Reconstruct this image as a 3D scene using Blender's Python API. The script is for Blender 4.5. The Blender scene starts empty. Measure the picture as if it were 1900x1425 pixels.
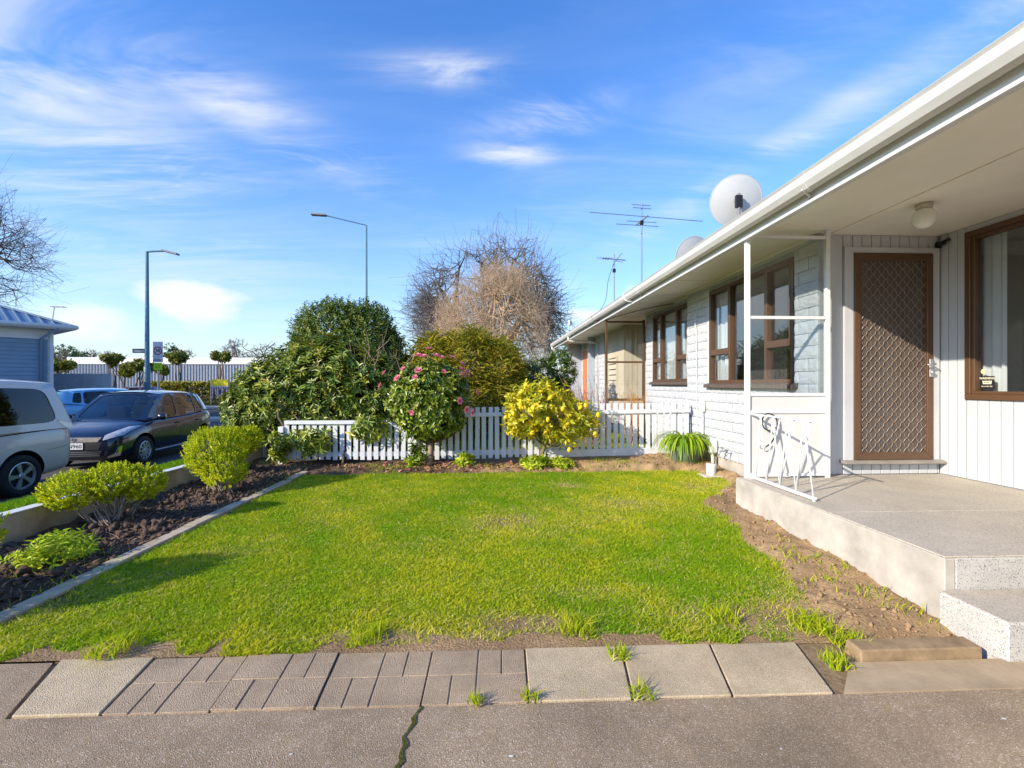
import bpy, bmesh, math, random
import numpy as np
from mathutils import Vector, Matrix
from mathutils.bvhtree import BVHTree
R = math.radians
SC = bpy.context.scene
COL = SC.collection

# ------------------------------------------------------------------ camera
cam = bpy.data.cameras.new('camera')
cam.sensor_width = 36.0
cam.lens = 36.0 * 870 / 1900
cam.clip_start = 0.05
cam.clip_end = 4000
camo = bpy.data.objects.new('camera', cam)
COL.objects.link(camo)
camo.location = (0, 0, 1.25)
camo.rotation_euler = (R(90), 0, -math.atan(38 / 870))
SC.camera = camo
# ------------------------------------------------------------------ sun direction (from the porch rail's shadow)
SUN = Vector((1.18, 0.74, -0.64)).normalized()      # direction the light travels
SUN_EL = math.asin(-SUN.z)
SUN_ROT = math.atan2(-SUN.x, -SUN.y)
# ------------------------------------------------------------------ world
W = bpy.data.worlds.new('World')
SC.world = W
W.use_nodes = True
nt = W.node_tree
nt.nodes.clear()
def wn(t, **kw):
    n = nt.nodes.new(t)
    for k, v in kw.items():
        setattr(n, k, v)
    return n
def wl(a, b): nt.links.new(a, b)
def wmath(op, a, b=None, c=None, clamp=False):
    n = wn('ShaderNodeMath', operation=op); n.use_clamp = clamp
    for i, x in enumerate((a, b, c)):
        if x is None: continue
        if isinstance(x, (int, float)): n.inputs[i].default_value = x
        else: wl(x, n.inputs[i])
    return n.outputs[0]
sky = wn('ShaderNodeTexSky', sky_type='NISHITA')
sky.sun_disc = False
sky.sun_elevation = SUN_EL
sky.sun_rotation = SUN_ROT
sky.altitude = 0
sky.air_density = 1.0
sky.dust_density = 0.15
sky.ozone_density = 2.5
SKY_STRENGTH = 0.135
hsv = wn('ShaderNodeHueSaturation')
hsv.inputs['Saturation'].default_value = 1.3
hsv.inputs['Hue'].default_value = 0.512
hsv.inputs['Value'].default_value = 1.62
wl(sky.outputs[0], hsv.inputs['Color'])
tc = wn('ShaderNodeTexCoord')
sep = wn('ShaderNodeSeparateXYZ'); wl(tc.outputs['Generated'], sep.inputs[0])
dx, dy, dz = sep.outputs
# high thin cloud: noise laid on a flat ceiling overhead
zz = wmath('ADD', wmath('MAXIMUM', dz, 0.0), 0.12)
px_, py_ = wmath('DIVIDE', dx, zz), wmath('DIVIDE', dy, zz)
cmb = wn('ShaderNodeCombineXYZ'); wl(px_, cmb.inputs[0]); wl(py_, cmb.inputs[1])
def cirrus(scale, rot, stretch, lo, hi, detail=6, dist=0.6, loc=(0, 0, 0)):
    mp = wn('ShaderNodeMapping'); wl(cmb.outputs[0], mp.inputs[0])
    mp.inputs['Rotation'].default_value = (0, 0, rot)
    mp.inputs['Scale'].default_value = (scale, scale * stretch, 1)
    mp.inputs['Location'].default_value = loc
    nz = wn('ShaderNodeTexNoise'); wl(mp.outputs[0], nz.inputs['Vector'])
    nz.inputs['Scale'].default_value = 1; nz.inputs['Detail'].default_value = detail
    nz.inputs['Roughness'].default_value = 0.64; nz.inputs['Distortion'].default_value = dist
    mr = wn('ShaderNodeMapRange'); mr.interpolation_type = 'SMOOTHSTEP'
    wl(nz.outputs[0], mr.inputs[0])
    mr.inputs[1].default_value = lo; mr.inputs[2].default_value = hi
    return mr.outputs[0]
def blob(u, v, su, sv, ang=0.0):
    """soft patch of cloud in one direction of the sky (photo direction u, v)"""
    a = (u - 950) / 870; b = (712.5 - v) / 870; th = math.atan(38 / 870)
    d = Vector((math.cos(th) * a + math.sin(th), -math.sin(th) * a + math.cos(th), b)).normalized()
    e1 = Vector((0, 0, 1)).cross(d).normalized() * -1; e2 = e1.cross(d).normalized()
    ca, sa = math.cos(ang), math.sin(ang)
    f1 = e1 * ca + e2 * sa; f2 = e2 * ca - e1 * sa
    vs = []
    for e, s in ((f1, su), (f2, sv)):
        n = wn('ShaderNodeVectorMath', operation='DOT_PRODUCT'); wl(tc.outputs['Generated'], n.inputs[0])
        n.inputs[1].default_value = e / s
        vs.append(wmath('POWER', wmath('SUBTRACT', n.outputs['Value'], d.dot(e) / s), 2))
    n = wn('ShaderNodeVectorMath', operation='DOT_PRODUCT'); wl(tc.outputs['Generated'], n.inputs[0])
    n.inputs[1].default_value = d
    front = wmath('GREATER_THAN', n.outputs['Value'], 0.3)
    g = wmath('EXPONENT', wmath('MULTIPLY', wmath('ADD', vs[0], vs[1]), -1.0))
    return wmath('MULTIPLY', g, front)
wisps = cirrus(1.3, R(25), 2.6, 0.50, 0.80, 7, 1.2)
wide = cirrus(0.55, R(-20), 1.8, 0.42, 0.78, 6, 0.5, (3.1, 1.7, 0))
soft = cirrus(0.9, R(-32), 3.2, 0.36, 0.72, 5, 0.8, (0.4, 5.2, 0))
streak = None
for u, v, su, sv, an, k in ((60, 150, .28, .15, -.6, .85), (440, 195, .20, .045, -.25, .9), (120, 250, .24, .06, -.35, .7), (60, 320, .20, .045, -.1, .5),
                            (815, 130, .10, .022, .05, 1.0), (1030, 218, .11, .03, .1, 1.0), (955, 285, .08, .025, .0, .9),
                            (1500, 240, .45, .03, .38, .55), (1150, 330, .4, .10, .25, .20), (1480, 90, .24, .05, .15, .20), (200, 405, .12, .02, 0, .35)):
    b = wmath('MULTIPLY', blob(u, v, su, sv, an), k)
    streak = b if streak is None else wmath('MAXIMUM', streak, b)
c1 = wmath('MULTIPLY', wmath('ADD', wmath('MULTIPLY', soft, 1.15), wmath('MULTIPLY', wisps, 0.95)), wmath('ADD', streak, 0.05), clamp=True)
c1 = wmath('MULTIPLY', c1, wmath('ADD', wmath('MULTIPLY', wide, 0.5), 0.7), clamp=True)
# heaped cloud low over the horizon
mp = wn('ShaderNodeMapping'); wl(tc.outputs['Generated'], mp.inputs[0]); mp.inputs['Scale'].default_value = (9, 9, 17)
nz = wn('ShaderNodeTexNoise'); wl(mp.outputs[0], nz.inputs['Vector']); nz.inputs['Scale'].default_value = 1
nz.inputs['Detail'].default_value = 7; nz.inputs['Roughness'].default_value = 0.55
heap = None
for u, v, su, sv, k in ((365, 555, .085, .05, 1.15), (165, 590, .09, .04, 1.0), (330, 600, .2, .03, .5), (1180, 545, .05, .028, .9), (1085, 585, .09, .02, .8), (620, 600, .3, .05, .25)):
    b = wmath('MULTIPLY', blob(u, v, su, sv), k)
    heap = b if heap is None else wmath('MAXIMUM', heap, b)
hz = wn('ShaderNodeMapRange'); hz.interpolation_type = 'SMOOTHSTEP'
wl(wmath('ADD', wmath('MULTIPLY', heap, 0.55), wmath('MULTIPLY', nz.outputs[0], 0.75)), hz.inputs[0])
hz.inputs[1].default_value = 0.58; hz.inputs[2].default_value = 0.92
cov = wmath('MAXIMUM', c1, wmath('MULTIPLY', hz.outputs[0], 0.85), clamp=True)
mix = wn('ShaderNodeMix'); mix.data_type = 'RGBA'
hzm = wn('ShaderNodeMix'); hzm.data_type = 'RGBA'      # pale air low down, the same all round
wl(wmath('MULTIPLY', wmath('EXPONENT', wmath('MULTIPLY', wmath('MAXIMUM', dz, 0.0), -5.5)), 0.9), hzm.inputs[0])
wl(hsv.outputs[0], hzm.inputs[6]); hzm.inputs[7].default_value = (2.65, 3.1, 3.75, 1)
wl(cov, mix.inputs[0]); wl(hzm.outputs[2], mix.inputs[6])
mix.inputs[7].default_value = (5.2, 5.25, 5.35, 1)
bg = wn('ShaderNodeBackground'); bg.inputs[1].default_value = SKY_STRENGTH
wl(mix.outputs[2], bg.inputs[0])
wo = wn('ShaderNodeOutputWorld'); wl(bg.outputs[0], wo.inputs[0])
# ------------------------------------------------------------------ sun lamp
sl = bpy.data.lights.new('sun', 'SUN')
sl.energy = 4.4; sl.angle = R(0.53); sl.color = (1.0, 0.90, 0.74)
so = bpy.data.objects.new('sun', sl); COL.objects.link(so)
so.location = (-20, -14, 14)
so.rotation_euler = SUN.to_track_quat('-Z', 'Y').to_euler()
# ------------------------------------------------------------------ exposure
vs_ = SC.view_settings
vs_.view_transform = 'Standard'; vs_.look = 'None'; vs_.exposure = 0.60; vs_.gamma = 1.0
SC.render.engine = 'CYCLES'
SC.cycles.use_denoising = True
SC.cycles.max_bounces = 8
SC.cycles.transparent_max_bounces = 12
SC.cycles.caustics_reflective = False
SC.cycles.caustics_refractive = False

# ================================================================== helpers
MATS = {}
def mat(name, col, rough=0.6, spec=0.4, metal=0.0, noise=None, bump=None, attr=None, trans=0.0, coat=0.0, col2=None, clear=None):
    """noise=(scale, amount) blotches; bump=(scale, strength, distance); col2 = second colour mixed by noise"""
    if name in MATS: return MATS[name]
    m = bpy.data.materials.new(name); m.use_nodes = True
    t = m.node_tree; n = t.nodes; L = t.links
    p = n['Principled BSDF']; out = n['Material Output']
    p.inputs['Roughness'].default_value = rough
    p.inputs['Specular IOR Level'].default_value = spec
    p.inputs['Metallic'].default_value = metal
    if coat: p.inputs['Coat Weight'].default_value = coat; p.inputs['Coat Roughness'].default_value = 0.03
    c = (*col, 1)
    p.inputs['Base Color'].default_value = c
    src = None
    tcn = n.new('ShaderNodeTexCoord')
    if attr:
        a = n.new('ShaderNodeAttribute'); a.attribute_name = attr; src = a.outputs['Color']
    if noise:
        nz = n.new('ShaderNodeTexNoise'); nz.inputs['Scale'].default_value = noise[0]
        nz.inputs['Detail'].default_value = 6; nz.inputs['Roughness'].default_value = 0.65
        L.new(tcn.outputs['Object'], nz.inputs['Vector'])
        mr = n.new('ShaderNodeMapRange'); L.new(nz.outputs[0], mr.inputs[0])
        mr.inputs[1].default_value = 0.3; mr.inputs[2].default_value = 0.7
        mx = n.new('ShaderNodeMix'); mx.data_type = 'RGBA'
        if col2:
            L.new(mr.outputs[0], mx.inputs[0])
            mx.inputs[6].default_value = c; mx.inputs[7].default_value = (*col2, 1)
            if src: L.new(src, mx.inputs[6])
        else:
            mx.blend_type = 'MULTIPLY'; mx.inputs[0].default_value = 1
            mr.inputs[3].default_value = 1 - noise[1]; mr.inputs[4].default_value = 1 + noise[1] * 0.4
            mx.inputs[6].default_value = c
            if src: L.new(src, mx.inputs[6])
            L.new(mr.outputs[0], mx.inputs[7])
        src = mx.outputs[2]
    if src: L.new(src, p.inputs['Base Color'])
    if bump:
        nb = n.new('ShaderNodeTexNoise'); nb.inputs['Scale'].default_value = bump[0]; nb.inputs['Detail'].default_value = 5
        L.new(tcn.outputs['Object'], nb.inputs['Vector'])
        bp = n.new('ShaderNodeBump'); bp.inputs['Strength'].default_value = bump[1]; bp.inputs['Distance'].default_value = bump[2]
        L.new(nb.outputs[0], bp.inputs['Height']); L.new(bp.outputs[0], p.inputs['Normal'])
    if trans:
        tb = n.new('ShaderNodeBsdfTranslucent'); ms = n.new('ShaderNodeMixShader'); ms.inputs[0].default_value = trans
        if src: L.new(src, tb.inputs[0])
        else: tb.inputs[0].default_value = c
        L.new(p.outputs[0], ms.inputs[1]); L.new(tb.outputs[0], ms.inputs[2]); L.new(ms.outputs[0], out.inputs[0])
    MATS[name] = m
    return m
def glass(name, tint=(1, 1, 1), ior=1.5, rough=0.0):
    if name in MATS: return MATS[name]
    m = bpy.data.materials.new(name); m.use_nodes = True
    t = m.node_tree; n = t.nodes; L = t.links; n.remove(n['Principled BSDF'])
    tr = n.new('ShaderNodeBsdfTransparent'); tr.inputs[0].default_value = (*tint, 1)
    gl = n.new('ShaderNodeBsdfGlossy'); gl.inputs['Roughness'].default_value = rough
    lw = n.new('ShaderNodeLayerWeight'); lw.inputs[0].default_value = .5      # facing, the same on both sides of the sheet
    pw = n.new('ShaderNodeMath'); pw.operation = 'POWER'; L.new(lw.outputs['Facing'], pw.inputs[0]); pw.inputs[1].default_value = 2.8
    f0 = ((ior - 1) / (ior + 1)) ** 2
    ma = n.new('ShaderNodeMath'); ma.operation = 'MULTIPLY_ADD'; L.new(pw.outputs[0], ma.inputs[0]); ma.inputs[1].default_value = 1 - f0; ma.inputs[2].default_value = f0
    ms = n.new('ShaderNodeMixShader'); L.new(ma.outputs[0], ms.inputs[0])
    L.new(tr.outputs[0], ms.inputs[1]); L.new(gl.outputs[0], ms.inputs[2]); L.new(ms.outputs[0], n['Material Output'].inputs[0])
    MATS[name] = m
    return m
def tag(o, label=None, cat=None, group=None, kind=None):
    if label: o['label'] = label
    if cat: o['category'] = cat
    if group: o['group'] = group
    if kind: o['kind'] = kind
    return o
def empty(name, loc=(0, 0, 0), rz=0.0, label=None, cat=None, group=None):
    o = bpy.data.objects.new(name, None); COL.objects.link(o)
    o.location = loc; o.rotation_euler = (0, 0, rz); o.empty_display_size = 0.1
    return tag(o, label, cat, group)
class MB:
    """collects verts and faces in world or local space; build() makes one mesh object"""
    def __init__(s): s.v = []; s.f = []; s.mi = []; s.cur = 0
    def add(s, vs, fs):
        k = len(s.v); s.v += [tuple(x) for x in vs]
        for f in fs: s.f.append(tuple(k + i for i in f)); s.mi.append(s.cur)
        return s
    def box(s, x0, x1, y0, y1, z0, z1):
        return s.add([(x0, y0, z0), (x1, y0, z0), (x1, y1, z0), (x0, y1, z0), (x0, y0, z1), (x1, y0, z1), (x1, y1, z1), (x0, y1, z1)],
                     [(0, 3, 2, 1), (4, 5, 6, 7), (0, 1, 5, 4), (1, 2, 6, 5), (2, 3, 7, 6), (3, 0, 4, 7)])
    def tube(s, pts, r, n=8, cap=True):
        pts = [Vector(p) for p in pts]; rs = r if isinstance(r, (list, tuple)) else [r] * len(pts)
        rings = []; up = None
        for i, p in enumerate(pts):
            d = (pts[min(i + 1, len(pts) - 1)] - pts[max(i - 1, 0)]).normalized()
            if up is None: up = Vector((0, 0, 1)) if abs(d.z) < 0.9 else Vector((1, 0, 0))
            a = (up - d * up.dot(d)).normalized(); b = d.cross(a); up = a
            rings.append([p + (a * math.cos(6.28318 * k / n) + b * math.sin(6.28318 * k / n)) * rs[i] for k in range(n)])
        fs = []
        for i in range(len(pts) - 1):
            for k in range(n):
                fs.append((i * n + k, i * n + (k + 1) % n, (i + 1) * n + (k + 1) % n, (i + 1) * n + k))
        if cap: fs += [tuple(range(n))[::-1], tuple((len(pts) - 1) * n + k for k in range(n))]
        return s.add([v for q in rings for v in q], fs)
    def bar(s, p0, p1, w, t=None):
        """square bar between two points"""
        t = t or w; p0 = Vector(p0); p1 = Vector(p1); d = (p1 - p0).normalized()
        up = Vector((0, 0, 1)) if abs(d.z) < 0.95 else Vector((0, 1, 0))
        a = d.cross(up).normalized() * w / 2; b = a.cross(d).normalized() * t / 2
        vs = [p + i * a + j * b for p in (p0, p1) for i, j in ((-1, -1), (1, -1), (1, 1), (-1, 1))]
        return s.add(vs, [(0, 1, 2, 3), (7, 6, 5, 4), (0, 4, 5, 1), (1, 5, 6, 2), (2, 6, 7, 3), (3, 7, 4, 0)])
    def lathe(s, prof, n=20, c=(0, 0, 0)):
        """profile of (r, z), round about z"""
        vs = [(c[0] + r * math.cos(6.28318 * k / n), c[1] + r * math.sin(6.28318 * k / n), c[2] + z) for r, z in prof for k in range(n)]
        fs = [(i * n + k, i * n + (k + 1) % n, (i + 1) * n + (k + 1) % n, (i + 1) * n + k) for i in range(len(prof) - 1) for k in range(n)]
        return s.add(vs, fs)
    def prism(s, poly, axis, a, b):
        """polygon extruded along an axis 'x','y','z' from a to b; poly holds the two other coordinates in order"""
        n = len(poly)
        def P(q, t): return {'x': (t, q[0], q[1]), 'y': (q[0], t, q[1]), 'z': (q[0], q[1], t)}[axis]
        return s.add([P(q, a) for q in poly] + [P(q, b) for q in poly],
                     [tuple(range(n)), tuple(range(2 * n - 1, n - 1, -1))] + [(i, n + i, n + (i + 1) % n, (i + 1) % n) for i in range(n)])
    def build(s, name, mats, parent=None, smooth=False, bevel=0.0, fixn=True, loc=None):
        me = bpy.data.meshes.new(name); me.from_pydata(s.v, [], s.f)
        if not isinstance(mats, (list, tuple)): mats = [mats]
        for m in mats: me.materials.append(m)
        if len(mats) > 1: me.polygons.foreach_set('material_index', s.mi)
        if fixn or bevel:
            bm = bmesh.new(); bm.from_mesh(me)
            if fixn: bmesh.ops.recalc_face_normals(bm, faces=bm.faces)
            if bevel: bmesh.ops.bevel(bm, geom=list(bm.edges), offset=bevel, segments=1, affect='EDGES', clamp_overlap=True)
            bm.to_mesh(me); bm.free()
        if smooth: me.shade_smooth()
        o = bpy.data.objects.new(name, me); COL.objects.link(o)
        if loc is not None: o.location = loc
        if parent: put(o, parent)
        return o
def put(o, parent):
    """parent keeping the child's world place (all parents are placed before)"""
    bpy_m = world_of(parent)
    o.parent = parent
    o.matrix_parent_inverse = bpy_m.inverted() if not o.get('local') else Matrix.Identity(4)
def world_of(o):
    m = o.matrix_basis.copy()
    if o.parent: m = world_of(o.parent) @ o.matrix_parent_inverse @ m
    return m
def box(name, x0, x1, y0, y1, z0, z1, m, parent=None, bevel=0.0):
    return MB().box(x0, x1, y0, y1, z0, z1).build(name, m, parent, bevel=bevel)
def link_mesh(name, me, loc, parent=None, rot=(0, 0, 0), scale=(1, 1, 1)):
    o = bpy.data.objects.new(name, me); COL.objects.link(o)
    o.location = loc; o.rotation_euler = rot; o.scale = scale
    if parent: put(o, parent)
    return o
def copy_tree(o, parent=None):
    c = o.copy(); COL.objects.link(c)
    if parent: c.parent = parent
    for ch in list(o.children): copy_tree(ch, c)
    return c
def np_mesh(name, V, F, m, cols=None, parent=None, smooth=False):
    """V (n,3) floats, F (k,3 or 4) ints, cols (n,3) per vertex"""
    me = bpy.data.meshes.new(name); V = np.asarray(V, np.float32); F = np.asarray(F, np.int32)
    k = F.shape[1]
    me.vertices.add(len(V)); me.vertices.foreach_set('co', V.ravel())
    me.loops.add(F.size); me.loops.foreach_set('vertex_index', F.ravel())
    me.polygons.add(len(F)); me.polygons.foreach_set('loop_start', np.arange(0, F.size, k, dtype=np.int32))
    me.update(calc_edges=True)
    if cols is not None:
        a = me.color_attributes.new('col', 'FLOAT_COLOR', 'POINT')
        a.data.foreach_set('color', np.c_[cols, np.ones(len(V))].astype(np.float32).ravel())
    me.materials.append(m)
    if smooth: me.shade_smooth()
    o = bpy.data.objects.new(name, me); COL.objects.link(o)
    if parent: put(o, parent)
    return o
def vnoise(P, scale, seed=0, octaves=4):
    """cheap smooth noise in about -1..1 for points (n,2|3)"""
    rg = np.random.default_rng(seed); P = np.asarray(P, float) * scale; out = np.zeros(len(P)); amp = 1.0; tot = 0
    for o in range(octaves):
        s = np.zeros(len(P))
        for _ in range(5):
            k = rg.normal(size=P.shape[1]); k /= np.linalg.norm(k); s += np.sin(P @ (k * rg.uniform(.7, 1.5)) + rg.uniform(0, 6.28))
        out += amp * s / 2.2; tot += amp; amp *= .55; P = P * 2.1
    return out / tot
def text_mesh(name, body, size, m, M, parent=None, ext=0.001, bold=0.0):
    cu = bpy.data.curves.new(name, 'FONT'); cu.body = body; cu.size = size; cu.extrude = ext; cu.align_x = 'CENTER'; cu.align_y = 'CENTER'; cu.offset = bold
    tmp = bpy.data.objects.new(name + '_tmp', cu); COL.objects.link(tmp)
    dg = bpy.context.evaluated_depsgraph_get(); me = bpy.data.meshes.new_from_object(tmp.evaluated_get(dg))
    bpy.data.objects.remove(tmp); me.materials.clear(); me.materials.append(m); me.transform(M)
    o = bpy.data.objects.new(name, me); COL.objects.link(o)
    if parent: put(o, parent)
    return o
def nrm(A): return A / np.maximum(np.linalg.norm(A, axis=-1, keepdims=True), 1e-9)

# ------------------------------------------------------------------ shared materials
M_white = mat('white_paint', (.68, .68, .68), .45, .4, noise=(3, .10), bump=(60, .08, .004))
M_whitewall = mat('white_board_paint', (.56, .575, .60), .5, .35, noise=(1.6, .12))
M_brickpaint = mat('white_painted_brick', (.55, .565, .59), .6, .3, noise=(9, .10), bump=(45, .5, .012))
M_mortar = mat('white_painted_mortar', (.44, .45, .47), .7, .2, noise=(12, .15), bump=(70, .4, .006))
M_soffit = mat('cream_soffit_paint', (.88, .83, .75), .5, .35, noise=(.9, .09))
M_gutter = mat('cream_gutter', (.63, .62, .595), .32, .5, noise=(1.3, .16))
M_brown = mat('brown_aluminium', (.115, .06, .03), .38, .5, noise=(4, .12))
M_brownd = mat('dark_brown_sill', (.13, .10, .085), .7, .2, noise=(18, .3), bump=(40, .4, .004))
M_conc = mat('smooth_concrete', (.54, .49, .42), .8, .2, noise=(3.0, .38), bump=(40, .15, .004))
M_concd = mat('weathered_concrete', (.52, .415, .285), .85, .2, noise=(5, .35), bump=(50, .35, .006))
M_black = mat('black_plastic', (.015, .015, .016), .5, .4)
M_steel = mat('galvanised_steel', (.45, .46, .48), .4, .5, metal=.7, noise=(8, .2))
M_bark = mat('bark', (.17, .12, .085), .9, .1, noise=(14, .35), bump=(30, .6, .01))
M_pane = glass('window_pane', (.96, .98, .98), 1.6)
M_beige = mat('beige_boards', (.60, .52, .40), .6, .3, noise=(3, .08))
# ================================================================== THE SETTING
def speckle(name, base, chips, scale=160, bumpd=.003, blotch=.25, rough=.8, blotch_scale=2.5):
    """ground-up aggregate: base colour with stone chips of several colours"""
    m = bpy.data.materials.new(name); m.use_nodes = True; t = m.node_tree; n = t.nodes; L = t.links; p = n['Principled BSDF']
    p.inputs['Roughness'].default_value = rough; p.inputs['Specular IOR Level'].default_value = .25
    c = n.new('ShaderNodeTexCoord')
    vo = n.new('ShaderNodeTexVoronoi'); vo.inputs['Scale'].default_value = scale; L.new(c.outputs['Object'], vo.inputs['Vector'])
    sp = n.new('ShaderNodeSeparateColor'); L.new(vo.outputs['Color'], sp.inputs[0])
    rp = n.new('ShaderNodeValToRGB'); rp.color_ramp.interpolation = 'CONSTANT'; L.new(sp.outputs[0], rp.inputs[0])
    e = rp.color_ramp.elements; e[0].position = 0; e[0].color = (*base, 1); e[1].position = .55; e[1].color = (*base, 1)
    for pos, col in chips:
        x = e.new(pos); x.color = (*col, 1)
    nz = n.new('ShaderNodeTexNoise'); nz.inputs['Scale'].default_value = blotch_scale; nz.inputs['Detail'].default_value = 8; nz.inputs['Roughness'].default_value = .7; L.new(c.outputs['Object'], nz.inputs['Vector'])
    mr = n.new('ShaderNodeMapRange'); L.new(nz.outputs[0], mr.inputs[0]); mr.inputs[1].default_value = .3; mr.inputs[2].default_value = .7; mr.inputs[3].default_value = 1 - blotch; mr.inputs[4].default_value = 1 + blotch * .6
    mx = n.new('ShaderNodeMix'); mx.data_type = 'RGBA'; mx.blend_type = 'MULTIPLY'; mx.inputs[0].default_value = 1
    L.new(rp.outputs[0], mx.inputs[6]); L.new(mr.outputs[0], mx.inputs[7]); L.new(mx.outputs[2], p.inputs['Base Color'])
    bp = n.new('ShaderNodeBump'); bp.inputs['Strength'].default_value = .8; bp.inputs['Distance'].default_value = bumpd
    L.new(vo.outputs['Distance'], bp.inputs['Height']); L.new(bp.outputs[0], p.inputs['Normal'])
    return m
M_asph = speckle('asphalt', (.37, .265, .16), ((.72, (.50, .39, .28)), (.86, (.24, .18, .125)), (.95, (.66, .55, .42))), 300, .0028, .45, .85, 1.1)
M_aggr = speckle('exposed_aggregate', (.55, .48, .38), ((.70, (.64, .57, .47)), (.84, (.38, .34, .28)), (.94, (.26, .24, .22))), 230, .002, .14, .75)
M_terr = speckle('terrazzo', (.55, .52, .47), ((.66, (.62, .59, .54)), (.84, (.38, .36, .33)), (.94, (.17, .165, .165))), 230, .002, .16, .65)
M_slab = speckle('paving_concrete', (.56, .43, .265), ((.72, (.63, .50, .32)), (.88, (.45, .335, .20)), (.96, (.69, .57, .40))), 240, .003, .32, .85)
M_slabbr = speckle('brown_paving_concrete', (.44, .32, .205), ((.72, (.50, .375, .245)), (.88, (.34, .245, .155)), (.96, (.56, .44, .31))), 240, .004, .32, .85)
M_timber = mat('sawn_timber', (.36, .25, .14), .8, .2, noise=(9, .45), bump=(25, .4, .006))
M_moss = mat('moss', (.09, .095, .02), .95, .1, noise=(40, .4), bump=(120, .6, .01))
M_soilattr = mat('garden_soil', (.1, .07, .05), .95, .1, attr='col', noise=(55, .35), bump=(90, .8, .015))
M_verge = mat('verge_turf', (.06, .10, .012), .95, .1, noise=(30, .3), bump=(90, .8, .02), col2=(.10, .13, .02))
M_clod = mat('soil_clod', (.115, .078, .052), .95, .1, noise=(30, .35), bump=(60, .6, .01))

# far ground: one sheet to the horizon
g = MB().add([(-1500, -300, -.47), (1500, -300, -.47), (1500, 2500, -.47), (-1500, 2500, -.47)], [(0, 1, 2, 3)]).build('ground', mat('far_ground', (.12, .13, .06), .95, .1, noise=(.2, .35)), fixn=False)
tag(g, kind='structure')
# asphalt drive the photograph was taken from
def sheet(name, poly, z, m, z2=None):
    """flat sheet with a skirt so that it is a body, not paper"""
    lo = z - .06 if z2 is None else z2
    o = MB().prism(poly, 'z', lo, z).build(name, m); tag(o, kind='structure'); return o
sheet('asphalt_drive', [(-12, -7), (9, -7), (9, 1.829), (-1.815, 1.829), (-1.965, 2.19), (-12, 2.19)], 0.0, M_asph, -.5)
# sloping verge and the lower driveway on the far side of the garden wall
def smooth(t): t = np.clip(t, 0, 1); return t * t * (3 - 2 * t)
def zleft(X, Y): return .205 - .205 * smooth((2.6 - Y) / 2.4) - (.655 - .2 * smooth((2.6 - Y) / 2.4)) * smooth((-X - 3.8) / 3.0) * smooth((Y - .5) / 3.5)
def grid_sheet(name, xs, ys, zf, m, cols=None, kind='structure'):
    Xg, Yg = np.meshgrid(xs, ys); nx = len(xs); ny = len(ys)
    Z = zf(Xg, Yg); V = np.c_[Xg.ravel(), Yg.ravel(), Z.ravel()]
    i = np.arange((ny - 1) * (nx - 1)); r = i // (nx - 1); c = i % (nx - 1); a = r * nx + c
    o = np_mesh(name, V, np.c_[a, a + 1, a + nx + 1, a + nx], m, None if cols is None else cols(V), smooth=True)
    return tag(o, kind=kind)
grid_sheet('grass_verge', np.arange(-6.6, -3.79, .1), np.arange(2.2, 22, .2), lambda X, Y: zleft(X, Y) + .012 * np.sin(X * 9 + Y * 4), M_verge)
grid_sheet('driveway', np.arange(-16.2, -6.55, .2), np.arange(2.2, 22, .2), lambda X, Y: zleft(X, Y) + 0 * X, mat('driveway_asphalt', (.11, .10, .095), .9, .2, noise=(25, .25), bump=(120, .5, .006)))
# street across the end of the drive
box('street', -160, 120, 23.5, 33, -.6, -.455, mat('street_asphalt', (.075, .073, .072), .9, .2, noise=(3, .2)))['kind'] = 'structure'
for y0, y1 in ((21.8, 23.5), (33, 35)):
    box('pavement', -160, 120, y0, y1, -.6, -.34, M_conc)['kind'] = 'structure'

# ------------------------------------------------------------------ garden ground: lawn thatch and bare soil beds
LX = np.array([2.1, 2.35, 2.6, 3.0, 3.5, 4.1, 4.6, 5.0, 5.4, 6.0, 6.5]); LR = np.array([1.62, 1.70, 1.80, 1.88, 1.96, 2.08, 2.12, 2.32, 2.8, 2.98, 2.7])
def lawn_d(x, y):
    """signed distance-like value: > 0 inside the lawn"""
    P = np.c_[x, y]
    j = .05 * vnoise(P, 5, 3) + .03 * vnoise(P, 17, 4)
    right = np.interp(y, LX, LR) - x + 1.3 * j
    back = 6.42 + .03 * x - y + j
    left = x + 2.475 + .6 * j
    front = y - 2.31 + 1.7 * j + .05 * np.clip(-1.2 - x, 0, 1)
    return np.minimum(np.minimum(right, back), np.minimum(left, front))
def bare(x, y):
    """worn patches within the lawn, 0..1"""
    P = np.c_[x, y]; b = np.zeros(len(x))
    for cx, cy, rx, ry, k in ((1.35, 4.75, .55, .3, .75), (1.25, 2.45, .5, .16, .8), (.25, 2.42, .35, .1, .8), (2.3, 4.3, .3, .3, .6), (-.6, 2.32, .5, .06, .7), (.6, 2.75, .4, .12, .45), (-.5, 3.6, .3, .2, .35), (.9, 5.6, .35, .2, .3), (-1.5, 4.6, .3, .2, .3)):
        b = np.maximum(b, k * np.exp(-((x - cx) / rx) ** 2 - ((y - cy) / ry) ** 2))
    return np.clip(b + .9 * np.clip(vnoise(P, 2.6, 9) - .30, 0, 1) + .5 * np.clip(vnoise(P, 7, 10) - .35, 0, 1) + .45 * np.clip((2.6 - y) / .35, 0, 1) * (vnoise(P, 4, 15) > .05), 0, 1)
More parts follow.
